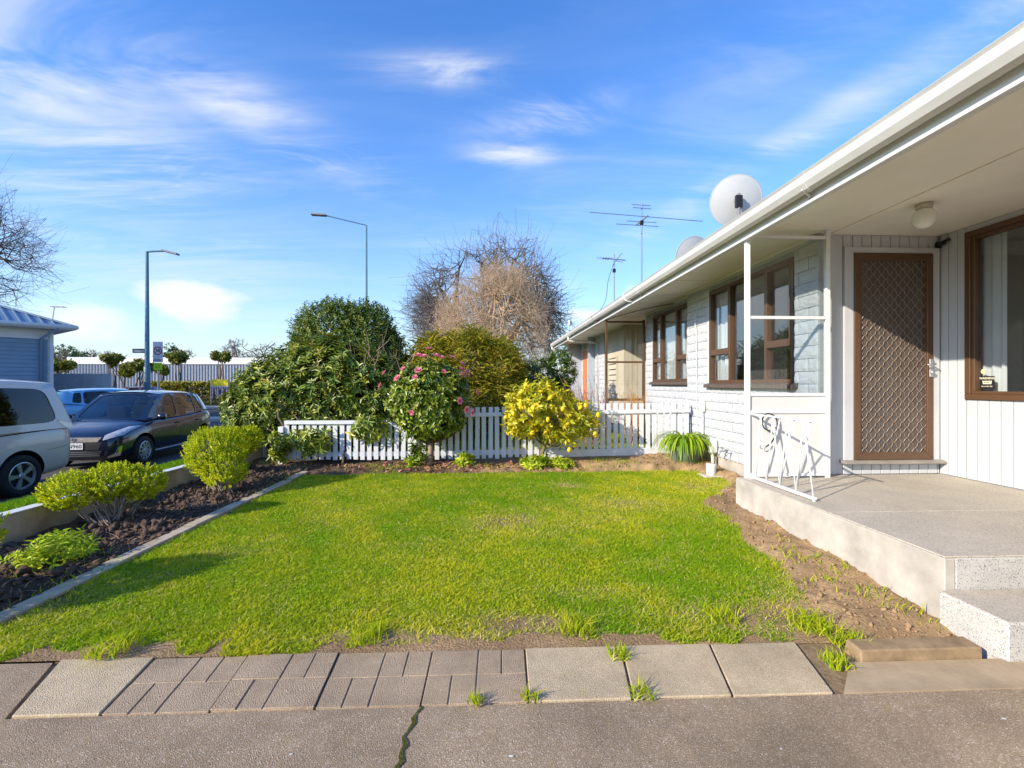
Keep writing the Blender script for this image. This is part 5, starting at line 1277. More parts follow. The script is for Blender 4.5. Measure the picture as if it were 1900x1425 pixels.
    fr_all.add(g, [(i * (NS + 1) + k, i * (NS + 1) + k + 1, (i + 1) * (NS + 1) + k + 1, (i + 1) * (NS + 1) + k) for i in range(len(ring) - 1) for k in range(NS)])
    cf = fr_all.build('cabin', body_mat, None); bm = bmesh.new(); bm.from_mesh(cf.data); bmesh.ops.remove_doubles(bm, verts=bm.verts, dist=.004); bmesh.ops.recalc_face_normals(bm, faces=bm.faces); bm.to_mesh(cf.data); bm.free(); cf.data.shade_smooth(); cf.data.set_sharp_from_angle(angle=R(50)); A(cf)
    for nm, p_ in cab: A(p_.build(nm, M_vglass if S.get('van') and nm != 'windscreen' else M_cglass, None, smooth=True))
    # inside: dark tub, dashboard, seats
    bx = C['front'][0][0]; rxx = C['rear'][0][0]; zb = C['front'][0][2]
    tub = MB().box(rxx + .12, bx - .12, -S['w'] * .80, S['w'] * .80, zb - .06, zb + .02)
    A(tub.build('interior', M_seat, None))
    for xx in S.get('seats', ()):
        for sd in (-1, 1):
            q = MB().box(xx - .07, xx + .07, sd * .37 - .22, sd * .37 + .22, zb - .02, zb + .26); q.box(xx - .05, xx + .03, sd * .37 - .12, sd * .37 + .12, zb + .29, zb + .45)
            A(q.build('seat', M_seat, None, bevel=.03))
    for ax_ in S['axles']:
        for sd in (1, -1): wheel(car, ax_, sd * (S['w'] - .10), S['r'], .20, sd, S['spokes'])
    return car, body, A, decal, proj
# ---- small black five-door hatchback
SW = dict(w=.84, r=.302, axles=(1.155, -1.275), spokes=10, seats=(.05, -.85),
    stations=[(1.92, .50, .26, .50, .62), (1.86, .66, .20, .60, .71), (1.68, .77, .19, .69, .80), (1.30, .83, .19, .80, .90), (.95, .84, .20, .87, .97), (.55, .84, .20, .90, .95), (0, .845, .20, .92, .95), (-.6, .845, .20, .94, .97), (-1.2, .845, .21, .98, 1.0), (-1.55, .83, .24, 1.0, 1.02), (-1.80, .77, .28, .96, 1.0), (-1.92, .62, .36, .86, .92)],
    cabin=dict(bulge=.018, dome=.055,
        side=[((.98, .74, .93), (-.17, .79, .94), (.28, .585, 1.43), (-.20, .61, 1.46), ((.17, .05), .10, .03, .35)),
              ((-.17, .79, .94), (-1.02, .785, .98), (-.20, .61, 1.46), (-1.02, .60, 1.44), ((.08, .04), .10, .05, .3)),
              ((-1.02, .785, .98), (-1.42, .765, 1.03), (-1.02, .60, 1.44), (-1.30, .585, 1.41), ((.06, .3), .16, .1, .4)),
              ((-1.42, .765, 1.03), (-1.76, .68, 1.02), (-1.30, .585, 1.41), (-1.52, .555, 1.385), None)],
        front=((.98, .74, .93), (.28, .585, 1.43), (.07, .06, .05, .22), .055), rear=((-1.76, .68, 1.02), (-1.52, .555, 1.385), (.1, .12, .12, .3), .04),
        roof=[(.28, .585, 1.43), (.10, .60, 1.448), (-.20, .61, 1.46), (-.62, .61, 1.456), (-1.02, .60, 1.44), (-1.30, .585, 1.41), (-1.52, .555, 1.385)]))
def _tall(q): return (q[0], q[1], .96 + (q[2] - .96) * 1.09)
_c = SW['cabin']; _c['side'] = [tuple(_tall(q) for q in s_[:4]) + (s_[4],) for s_ in _c['side']]
for _k in ('front', 'rear'): _c[_k] = (_tall(_c[_k][0]), _tall(_c[_k][1])) + _c[_k][2:]
_c['roof'] = [_tall(q) for q in _c['roof']]
P_blk = paint('black_blue_paint', (.004, .008, .022), .0, .2)
yaw = R(-90 - 6.5)
car, body, A, decal, proj = make_car('hatchback_car', 'black small hatchback parked facing the garden, white number plate', SW, P_blk, (-8.28, 11.35, -.455), yaw + R(12))
decal('headlight', [(1.9, .50, .60), (1.9, .80, .70), (1.4, .86, .86), (1.4, .66, .83), (1.9, .52, .70)], (-1, -.35, -.1), M_lamp); decal('headlight', [(1.9, -.50, .60), (1.9, -.80, .70), (1.4, -.86, .86), (1.4, -.66, .83), (1.9, -.52, .70)], (-1, .35, -.1), M_lamp)
decal('grille', [(2, -.46, .66), (2, .46, .66), (2, .42, .57), (2, -.42, .57)], (-1, 0, 0), mat('grille_mesh', (.16, .15, .14), .4, .5, metal=.4, bump=(160, 1, .01)), .006)
decal('plate_panel', [(2, -.48, .555), (2, .48, .555), (2, .44, .42), (2, -.44, .42)], (-1, 0, 0), M_trim, .004)
decal('lower_intake', [(2, -.50, .40), (2, .50, .40), (2, .44, .27), (2, -.44, .27)], (-1, 0, 0), M_trim, .005)
for z in (.375, .34, .305): decal('intake_bar', [(2, -.46, z + .007), (2, .46, z + .007), (2, .46, z - .007), (2, -.46, z - .007)], (-1, 0, 0), M_chrome, .012, 2)
for sd in (1, -1):
    decal('fog_recess', [(2, sd * .54, .27), (2, sd * .58, .42), (1.9, sd * .78, .46), (1.9, sd * .76, .28)], (-1, -.25 * sd, 0), M_trim, .005)
    decal('fog_trim', [(1.9, sd * .74, .46), (1.9, sd * .79, .47), (1.9, sd * .76, .28), (1.9, sd * .58, .255), (1.9, sd * .58, .28), (1.9, sd * .72, .305)], (-1, -.25 * sd, 0), M_chrome, .010, 3)
    decal('tail_light', [(-1.5, sd * .9, .98), (-1.78, sd * .9, .95), (-1.84, sd * .9, .72), (-1.66, sd * .9, .78)], (0, -sd, 0), M_tail)
    for x0, x1 in ((-.18, -.172), (-1.06, -1.052), (.88, .888)): decal('door_seam', [(x0, sd * 1.2, .90), (x1, sd * 1.2, .90), (x1 + .02, sd * 1.2, .32), (x0 + .02, sd * 1.2, .32)], (0, -sd, 0), M_trim, .0025, 2)
    for xx in (-.02, -.92): A(MB().bar((xx, sd * .862, .80), (xx - .16, sd * .862, .805), .03, .03).build('door_handle', P_blk, None, bevel=.006))
    mr_ = MB().lathe([(0, .11), (.05, .105), (.08, .07), (.085, .0), (.07, -.05), (0, -.055)], 14); o = mr_.build('mirror', P_blk, None, smooth=True); o.data.transform(Matrix.Translation((.74, sd * .95, .985)) @ Matrix.Rotation(sd * math.pi / 2, 4, 'X') @ Matrix.Diagonal((.75, .9, 1, 1))); A(o)
    A(MB().bar((.74, sd * .78, .93), (.73, sd * .9, .95), .05, .04).build('mirror_arm', M_trim, None))
    A(MB().box(-.85, .8, sd * .80 - .03, sd * .80 + .03, .18, .27).build('side_skirt', P_blk, None, bevel=.02))
h, _ = proj((3, 0, .49), (-1, 0, 0)); px_f = h.x
pl = A(MB().box(px_f + .008, px_f + .016, -.18, .18, .43, .555).build('number_plate', M_plate, None, bevel=.003))
FX = Matrix(((0, 0, 1, 0), (1, 0, 0, 0), (0, 1, 0, 0), (0, 0, 0, 1)))
A(text_mesh('plate_lettering', 'JPN960', .105, M_trim, Matrix.Translation((px_f + .0168, 0, .490)) @ FX, None, .001, .001))
# emblem: a slanted S of two hooked strokes
h, _ = proj((3, 0, .62), (-1, 0, 0)); q = h.x + .012
em = MB()
for s in (1, -1): em.prism([(s * -.045, .62 + s * .012), (s * .0, .62 + s * .042), (s * .045, .62 + s * .014), (s * .022, .62 + s * .0), (s * .0, .62 + s * .014), (s * -.022, .62 - s * .002)], 'x', q, q + .006)
A(em.build('emblem', M_chrome, None))
A(MB().tube([(.9, -.1, .965), (.86, .1, .975), (.9, .45, .965)], .008, 5).build('wiper', M_trim, None)); A(MB().tube([(.92, .2, .965), (.86, .3, .98), (.94, .66, .95)], .008, 5).build('wiper', M_trim, None))
A(MB().tube([(-1.2, 0, 1.49), (-1.38, 0, 1.62)], .006, 5).build('aerial', M_trim, None))
# ---- light blue hatchback behind
P_blue = paint('light_blue_paint', (.13, .36, .60), .1, .28)
car2, body2, A2, decal2, proj2 = make_car('hatchback_car', 'light blue hatchback behind the black one, red tail lamp showing', SW, P_blue, (-14.0, 18.0, -.45), R(52))
for sd in (1, -1):
    decal2('tail_light', [(-1.45, sd * .9, 1.0), (-1.80, sd * .9, 1.0), (-1.86, sd * .9, .68), (-1.62, sd * .9, .74)], (.15, -sd, 0), M_tail)
    o = MB().lathe([(0, .11), (.05, .105), (.08, .07), (.085, 0), (.07, -.05), (0, -.055)], 12).build('mirror', P_blue, None, smooth=True); o.data.transform(Matrix.Translation((.74, sd * .95, .985)) @ Matrix.Rotation(sd * math.pi / 2, 4, 'X')); A2(o)
decal2('tail_light', [(-2, -.80, .98), (-2, -.56, .96), (-2, -.60, .70), (-2, -.80, .70)], (1, .1, 0), M_tail); decal2('tail_light', [(-2, .80, .98), (-2, .56, .96), (-2, .60, .70), (-2, .80, .70)], (1, -.1, 0), M_tail)
# ---- silver people carrier
VN = dict(w=.85, r=.318, axles=(1.50, -1.36), spokes=5, van=True, seats=(.75, -.2),
    stations=[(2.33, .55, .28, .62, .80), (2.26, .72, .21, .76, .92), (2.0, .81, .20, .90, 1.02), (1.6, .845, .20, .98, 1.06), (1.0, .85, .20, 1.02, 1.05), (0, .85, .20, 1.03, 1.05), (-1.0, .85, .20, 1.03, 1.05), (-1.7, .85, .22, 1.03, 1.05), (-2.10, .84, .25, 1.02, 1.04), (-2.24, .80, .28, 1.0, 1.03), (-2.32, .70, .34, .96, 1.0)],
    cabin=dict(bulge=.022, dome=.06,
        side=[((1.55, .80, .99), (.55, .838, .98), (.80, .67, 1.70), (.45, .69, 1.74), ((.12, .05), .10, .05, .3)),
              ((.55, .838, .98), (-.72, .84, .98), (.45, .69, 1.74), (-.74, .70, 1.76), ((.05, .04), .13, .13, .2)),
              ((-.72, .84, .98), (-2.26, .815, .98), (-.74, .70, 1.76), (-2.02, .67, 1.72), ((.05, .16), .13, .14, .36))],
        front=((1.55, .80, .99), (.80, .67, 1.70), (.06, .06, .05, .2), .06), rear=((-2.26, .815, .98), (-2.02, .67, 1.72), (.1, .12, .12, .25), .04),
        roof=[(.80, .67, 1.70), (.45, .69, 1.74), (-.1, .70, 1.757), (-.74, .70, 1.76), (-1.4, .69, 1.75), (-2.02, .67, 1.72)]))
P_sil = paint('champagne_silver', (.70, .585, .54), .0, .38)
car3, body3, A3, decal3, proj3 = make_car('people_carrier', 'silver people carrier parked with its rear wheel beside the garden wall', VN, P_sil, (-7.93, 6.05, -.46), R(-90))
for sd in (1, -1):
    decal3('slide_rail', [(-.62, sd * 1.2, .945), (-2.22, sd * 1.2, 1.0), (-2.22, sd * 1.2, .985), (-.62, sd * 1.2, .925)], (0, -sd, 0), M_trim, .004, 2)
    for x0 in (-.70, .52): decal3('door_seam', [(x0, sd * 1.2, 1.0), (x0 + .008, sd * 1.2, 1.0), (x0 - .0, sd * 1.2, .36), (x0 - .008, sd * 1.2, .36)], (0, -sd, 0), M_trim, .0025, 2)
    decal3('bumper_seam', [(-1.76, sd * 1.2, .66), (-2.26, sd * 1.2, .70), (-2.26, sd * 1.2, .694), (-1.76, sd * 1.2, .654)], (0, -sd, 0), M_trim, .0025, 2)
    decal3('tail_light', [(-3, sd * .80, 1.0), (-3, sd * .66, 1.0), (-3, sd * .68, .70), (-3, sd * .80, .70)], (1, 0, 0), M_tail)
    A3(MB().box(-.95, 1.08, sd * .81 - .03, sd * .81 + .03, .19, .26).build('side_skirt', P_sil, None, bevel=.02))
    o = MB().lathe([(0, .12), (.06, .115), (.1, .07), (.1, 0), (.08, -.05), (0, -.055)], 12).build('mirror', P_sil, None, smooth=True); o.data.transform(Matrix.Translation((1.25, sd * 1.0, 1.12)) @ Matrix.Rotation(sd * math.pi / 2, 4, 'X')); A3(o)
    decal3('headlight', [(2.4, sd * .45, .72), (2.4, sd * .76, .80), (2.1, sd * .84, .92), (2.3, sd * .55, .88)], (-1, -.3 * sd, 0), M_lamp)
# ---- far parked cars on the street
for i, (x, y, rz, c, lab) in enumerate(((-27.6, 34.8, .1, (.02, .05, .06), 'dark teal car parked far off before the white building'), (-24.4, 34.6, .05, (.10, .02, .06), 'dark maroon car parked far off near the tall lamp post'))):
    make_car('hatchback_car', lab, SW, paint('far_paint_%d' % i, c), (x, y, -.45), rz)
# ================================================================== STREET AND BACKGROUND
M_pole = mat('lamp_post_teal', (.10, .20, .25), .45, .4, noise=(3, .15))
def lamp_post(label, x, y, z1, arm, tilt, r=.09):
    o = empty('street_lamp', (x, y, -.45), 0, label, 'street lamp', 'street lamps')
    MB().tube([(x, y, -.45), (x, y, 2.2), (x, y, 2.25), (x, y, z1)], [r * 1.35, r * 1.35, r, r * .6], 12).build('pole', M_pole, o, smooth=True)
    e = Vector((x, y, z1)) + Vector(arm)
    MB().tube([(x, y, z1 - .1), (x, y, z1), e], r * .45, 8).build('arm', M_pole, o)
    d = Vector((arm[0], arm[1], tilt)).normalized(); q = MB().bar(e - d * .1, e + d * .75, .32, .10).build('lamp_head', mat('lamp_grey', (.22, .23, .25), .5, .4), o, bevel=.02)
    return o
def at(u, v, Y):
    a = (u - 950) / 870; b_ = (712.5 - v) / 870; th = math.atan(38 / 870); d = Vector((math.cos(th) * a + math.sin(th), -math.sin(th) * a + math.cos(th), b_)); return camo.location + d * (Y / d.y)
p = at(273, 467, 27.0); lamp_post('blue grey street lamp post carrying a street name blade', p.x, p.y, p.z, (.95, 0, .06), -.25, .12)
q = at(680, 418, 27.5); lamp_post('tall thin street lamp with long arm behind the evergreen', q.x, q.y, q.z, (-2.4, 0, .55), .1, .075)
nb = empty('street_name_sign', (p.x - .4, p.y, 2.9), 0, 'dark green street name blade on the lamp post', 'sign')
zc = at(262, 651, 27).z
box('blade', p.x - .78, p.x - .10, p.y - .02, p.y + .02, zc - .12, zc + .12, mat('sign_green', (.02, .10, .11), .5, .4), nb)
rr = random.Random(3); xx = p.x - .70
while xx < p.x - .2:
    w_ = rr.uniform(.03, .05); box('lettering', xx, xx + w_, p.y - .026, p.y - .021, zc - .045, zc + .045 - .03 * (rr.random() < .6), M_white, nb); xx += w_ + .02
# speed limit sign
s = at(293, 650, 28.0); SG = empty('speed_sign', (s.x, s.y, -.45), 0, 'round red 30 speed sign above a lime green plate on a pole', 'sign')
sz = at(293, 634, 28).z; sb = at(293, 672, 28).z; hw = .275
MB().tube([(s.x, s.y + .03, -.45), (s.x, s.y + .03, sb - .5)], .045, 8).build('pole', M_steel, SG)
box('board', s.x - hw, s.x + hw, s.y - .01, s.y + .01, sb, sz, mat('sign_white', (.62, .62, .65), .4, .4), SG)
cz = sz - .52; rd = MB(); K = 40
vs = [(s.x + r_ * math.cos(6.2832 * k / K), s.y - .016, cz + r_ * math.sin(6.2832 * k / K)) for r_ in (.245, .185) for k in range(K)]
rd.add(vs, [(k, (k + 1) % K, K + (k + 1) % K, K + k) for k in range(K)]); rd.build('red_ring', mat('sign_red', (.50, .01, .03), .4, .4), SG)
text_mesh('lettering', '30', .27, M_trim, Matrix.Translation((s.x, s.y - .018, cz)) @ Matrix.Rotation(math.pi / 2, 4, 'X'), SG, .002, .006)
box('lower_plate', s.x - hw, s.x + hw, s.y - .012, s.y + .008, sb + .02, sb + .20, mat('sign_blue_grey', (.30, .33, .42), .4, .4), SG)
box('lime_plate', s.x - .23, s.x + .23, s.y - .012, s.y + .008, sb - .46, sb - .03, mat('sign_lime', (.36, .62, .01), .4, .4), SG)
for k, (a, w_) in enumerate(((.34, .16), (.26, .12), (.17, .15))): box('lettering', s.x - w_, s.x + w_, s.y - .016, s.y - .013, sb - .46 + a - .02, sb - .46 + a + .02, mat('sign_lime_text', (.20, .36, .01), .5, .3), SG)
# long white building with dark fins
WB = empty('white_building', (-42, 60, 0), 0, 'long low white building with close dark vertical fins across the street', 'building')
Y0 = 58.0; xl, xr_ = at(128, 690, Y0).x, at(560, 690, Y0).x; zt = at(300, 664, Y0).z
box('wall', xl, xr_, Y0, Y0 + 14, -.45, zt, mat('white_cladding', (.82, .82, .85), .5, .3, noise=(.6, .06)), WB)
box('parapet', xl - .1, xr_ + .1, Y0 - .16, Y0 - .02, zt - .75, zt + .05, MATS['white_cladding'], WB)
fm = MB().box(-.05, .05, -.10, -.01, 0, 1).build('tmp', mat('dark_fin', (.22, .22, .25), .5, .3)); fd = fm.data; fd.name = 'fin'; bpy.data.objects.remove(fm)
x = xl + .2
while x < xr_: link_mesh('fin', fd, (x, Y0, .2), WB, (0, 0, 0), (1, 1, zt - .98)); x += .345
sh = MB(); K = 20; c = at(190, 713, Y0)
sh.add([(c.x - 3.6, Y0 - .47, .2)] + [(c.x + 3.6 * math.cos(math.pi * (1 - k / K)), Y0 - .47, .2 + 3.2 * math.sin(math.pi * k / K)) for k in range(K + 1)], [tuple(range(K + 2))])
# trees before the building: clipped tops on bare stems
M_far = leafmat('far_leaf', .6, .15, .3)
def lollipop(label, u, v, Y, r, zb, seed, cols=((.09, .11, .025), (.16, .16, .035), (.05, .065, .02)), stems=4, flat=.6):
    rg = np.random.default_rng(seed); c = at(u, v, Y); base = (c.x, c.y, -.45); o = empty('street_tree', base, 0, label, 'tree', 'small trees before the white building')
    tips, ax = lobes_pts(rg, [(c.x + rg.normal(0, r * .4), c.y + rg.normal(0, r * .3), c.z + rg.normal(0, r * .22), r * rg.uniform(.4, .7), r * .6, r * flat * rg.uniform(.5, .9)) for _ in range(6)], 260, .4)
    V, F, ti = shoots(rg, tips, ax, 5, .2, .28, .14, 1.0); np_mesh('crown', V, F, M_far, leafcols(rg, ti, 5, cols, [.4, .35, .25]), o)['kind'] = 'stuff'
    limbs(rg, base, [tuple(np.array([c.x, c.y, c.z]) + rg.normal(0, r * .35, 3)) for _ in range(stems)], .10, M_bark, o, 'trunk', .06, 5, 5, .4); return o
for i, (u, v, Y, r, lab) in enumerate(((113, 678, 44, .95, 'dense clipped tree beside the blue weatherboard house'), (210, 668, 46, .75, 'thin forked tree before the white building fins'), (232, 685, 42, .75, 'low bushy tree left of the lamp post'), (258, 680, 42, .9, 'bushy tree directly behind the lamp post'), (298, 688, 45, .6, 'small bushy tree behind the speed sign'), (331, 665, 46, .85, 'clipped tree with several bare stems behind the hedge'), (412, 662, 44, .8, 'clipped tree beside the big broadleaf shrub'))): lollipop(lab, u, v, Y, r, 0, 100 + i)
# hedge, black metal fence, banner
c0, c1 = at(282, 715, 40), at(430, 715, 40); zt = at(350, 708, 40).z; rg = np.random.default_rng(33)
HG = empty('clipped_hedge', ((c0.x + c1.x) / 2, 40, -.45), 0, 'long clipped yellow green hedge before the white building', 'hedge')
n = 2600; tips = np.c_[rg.uniform(c0.x, c1.x, n), 40 + rg.uniform(-.4, .4, n), rg.uniform(-.3, zt, n)]; ax = nrm(np.c_[rg.normal(0, .5, n), rg.normal(-.6, .4, n), .5 + rg.random(n)])
V, F, ti = shoots(rg, tips, ax, 5, .15, .16, .09, 1.0); np_mesh('foliage', V, F, M_far, leafcols(rg, ti, 5, ((.13, .15, .02), (.22, .21, .03), (.07, .08, .02), (.25, .13, .06)), [.35, .3, .25, .1]), HG)['kind'] = 'stuff'
box('hedge_core', c0.x + .1, c1.x - .1, 39.8, 40.2, -.45, zt - .15, mat('hedge_core', (.03, .035, .012), .95, .1), HG)
BF = empty('metal_fence', (-20, 36, -.45), 0, 'low black metal bar fence along the far pavement', 'fence'); xa, xb = at(345, 730, 36).x, at(520, 730, 36).x; zt = at(400, 718, 36).z; zb_ = at(400, 748, 36).z
for z in (zt - .08, (zt + zb_) / 2, zb_ + .1): box('rail', xa, xb, 35.98, 36.02, z - .025, z + .025, M_black, BF)
bm_ = MB().box(-.014, .014, -.014, .014, 0, 1).build('tmp', M_black); bd_ = bm_.data; bd_.name = 'bar'; bpy.data.objects.remove(bm_); x = xa
while x < xb: link_mesh('bar', bd_, (x, 36, -.42), BF, (0, 0, 0), (1, 1, zt + .45)); x += .17
BN = empty('banner', (-19, 37, -.45), 0, 'yellow and white printed banner behind the black metal fence', 'banner'); a, b_ = at(391, 704, 37), at(424, 740, 37)
bn = box('cloth', a.x, b_.x, 36.98, 37.0, b_.z, a.z, mat('banner_white', (.72, .68, .66), .6, .3, noise=(2.2, .35), col2=(.55, .35, .45)), BN)
box('yellow_field', a.x, b_.x, 36.965, 36.978, a.z - (a.z - b_.z) * .33, a.z, mat('banner_yellow', (.90, .72, .03), .6, .3, noise=(2, .15)), BN)
for i, f_ in enumerate((.12, .45, .72)): MB().prism([(a.x + (b_.x - a.x) * f_, b_.z), (a.x + (b_.x - a.x) * (f_ + .16), b_.z), (a.x + (b_.x - a.x) * (f_ + .12), b_.z + .75), (a.x + (b_.x - a.x) * (f_ + .04), b_.z + .8)], 'y', 36.965, 36.978).build('printed_figure', mat('banner_dark', (.10, .05, .07), .6, .3), BN)
for x in (a.x, b_.x): box('stake', x - .04, x + .04, 37.0, 37.06, -.45, a.z, M_steel, BN)
# grey board fence beside the blue house
GF = empty('grey_fence', (-21, 22, -.45), 0, 'tall grey fence of smooth panels behind the light blue car', 'fence'); a, b_ = at(80, 693, 21.5), at(206, 696, 21.5); n = 7
for i in range(n):
    x0 = a.x + (b_.x - a.x) * i / n; x1 = a.x + (b_.x - a.x) * (i + 1) / n
    box('panel', x0 + .006, x1 - .006, 21.5, 21.56, -.45, a.z - .008 * (i % 2), mat('grey_panel', (.58, .59, .61), .7, .2, noise=(1.5, .15)), GF)
# blue weatherboard house
C_ = at(93, 640, 19.0); wd = Vector((-.6, -.8, 0)); nd = Vector((.8, -.6, 0)); ang = math.atan2(wd.y, wd.x)
BH_ = empty('blue_house', (C_.x, C_.y, -.45), 0, 'blue grey weatherboard house with white corner and blue metal roof', 'house')
M_bb = mat('blue_weatherboard', (.20, .29, .40), .55, .3, noise=(1.5, .08)); ze = at(93, 612, 19).z; L_ = 9.0
def wall_rect(p0, d, L__, z0, z1, m, th, nm): 
    nn = Vector((-d.y, d.x, 0)); 
    V = [p0 + nn * 0 , p0 + d * L__, p0 + d * L__ + nn * th, p0 + nn * th]
    return MB().add([(v.x, v.y, z) for z in (z0, z1) for v in V], [(0, 1, 2, 3), (7, 6, 5, 4), (0, 4, 5, 1), (1, 5, 6, 2), (2, 6, 7, 3), (3, 7, 4, 0)]).build(nm, m, BH_)
C2 = Vector((C_.x, C_.y, 0)); bd = Vector((-.8, .6, 0))      # second wall runs back
wc = MB().add([(v.x, v.y, z) for z in (-.45, ze) for v in (C2, C2 + wd * L_, C2 + wd * L_ + bd * 8, C2 + bd * 8)], [(0, 1, 2, 3), (7, 6, 5, 4), (0, 4, 5, 1), (1, 5, 6, 2), (2, 6, 7, 3), (3, 7, 4, 0)]).build('wall', M_bb, BH_)
z = -.4; k = 0
while z < ze - .3:
    for p0, d, nn, l_ in ((C2, wd, nd, L_), (C2, bd, -wd, 8)):
        a_, b2 = p0 + nn * .004, p0 + nn * .028
        MB().add([tuple(a_ + d * .06 + Vector((0, 0, z + .15))), tuple(a_ + d * l_ + Vector((0, 0, z + .15))), tuple(b2 + d * l_ + Vector((0, 0, z))), tuple(b2 + d * .06 + Vector((0, 0, z))), tuple(a_ + d * .06 + Vector((0, 0, z))), tuple(a_ + d * l_ + Vector((0, 0, z)))], [(0, 1, 2, 3), (3, 2, 5, 4), (0, 3, 4), (1, 5, 2)]).build('weatherboard', M_bb, wc)
    z += .152
MB().box(-.07, .07, -.07, .07, -.45, ze - .02).build('corner_board', M_white, BH_, loc=(C2.x, C2.y, 0))
# frieze, soffit, gutter and hip roof
def off(a_, b2): return C2 + wd * a_ + bd * b2      # a_ along front wall, b2 back
ov = .62
fr_ = MB(); 
for (a0, b0, a1, b1) in ((-.03, -.03, L_, -.03),): pass
fz = MB(); P4 = [off(-.04, -.04), off(L_, -.04), off(L_, -.005), off(-.005, -.005)]
fz.add([(v.x, v.y, zz1) for zz1 in (ze - .38, ze) for v in P4], [(0, 1, 2, 3), (7, 6, 5, 4), (0, 4, 5, 1), (1, 5, 6, 2), (2, 6, 7, 3), (3, 7, 4, 0)]).build('frieze', M_white, BH_)
P4 = [off(-ov, -ov), off(L_ + ov, -ov), off(L_ + ov, 8 + ov), off(-ov, 8 + ov)]
MB().add([(v.x, v.y, zz1) for zz1 in (ze, ze + .05) for v in P4], [(0, 1, 2, 3), (7, 6, 5, 4), (0, 4, 5, 1), (1, 5, 6, 2), (2, 6, 7, 3), (3, 7, 4, 0)]).build('soffit', M_white, BH_)
for A_, B_ in ((P4[0], P4[1]), (P4[0], P4[3])): MB().tube([(A_.x, A_.y, ze + .10), (B_.x, B_.y, ze + .10)], .085, 10).build('gutter', M_white, BH_, smooth=True)
M_br = mat('blue_roof_metal', (.17, .26, .36), .4, .5, metal=.2, noise=(1, .1)); pit = .42; hr_ = (8 + 2 * ov) / 2
r0 = off(-ov + hr_, -ov + hr_); r1 = off(L_ + ov - hr_, -ov + hr_); zr = ze + .12 + hr_ * pit
E4 = [(v.x, v.y, ze + .12) for v in P4]; rf_ = MB().add(E4 + [(r0.x, r0.y, zr), (r1.x, r1.y, zr)], [(0, 1, 5, 4), (1, 2, 5), (2, 3, 4, 5), (3, 0, 4), (0, 3, 2, 1)]).build('roof', M_br, BH_)
def ribs(pA, pB, inward, n_):
    for i in range(1, n_):
        t = i / n_; e_ = pA.lerp(pB, t); dist = min(t, 1 - t) * (pB - pA).length; run = min(dist, hr_)
        t_ = e_ + inward * run; MB().bar((e_.x, e_.y, ze + .145), (t_.x, t_.y, ze + .145 + run * pit), .05, .04).build('roof_rib', M_br, rf_)
ribs(P4[0], P4[1], bd, 34); ribs(P4[0], P4[3], wd, 32)
for a_, b2 in ((E4[0], r0), (E4[3], r0)): MB().bar((a_[0], a_[1], a_[2] + .03), (b2.x, b2.y, zr + .03), .16, .06).build('hip_cap', M_br, rf_)
dpx = off(.25, -.09); MB().tube([(P4[0] + (P4[1] - P4[0]) * .05).to_tuple()[:2] + (ze + .06,), (dpx.x, dpx.y, ze - .35), (dpx.x, dpx.y, -.4)], .055, 8).build('downpipe', mat('blue_pipe', (.18, .27, .38), .5, .3), BH_, smooth=True)
an = off(-.1, .35); AN = empty('tv_aerial', (an.x, an.y, ze), 0, 'small television aerial on the blue house roof corner', 'aerial', 'television aerials on the roof')
za = at(114, 566, 19).z; MB().tube([(an.x, an.y, ze + .1), (an.x + .12, an.y, za)], .018, 6).build('mast', M_alu, AN); MB().bar((an.x + .0, an.y, za - .02), (an.x + .55, an.y - .1, za - .05), .04).build('boom', M_alu, AN)
for k in range(5): MB().tube([(an.x + .1 + .1 * k, an.y - .15, za - .03), (an.x + .1 + .1 * k, an.y + .12, za - .03)], .01, 5).build('element', M_alu, AN)
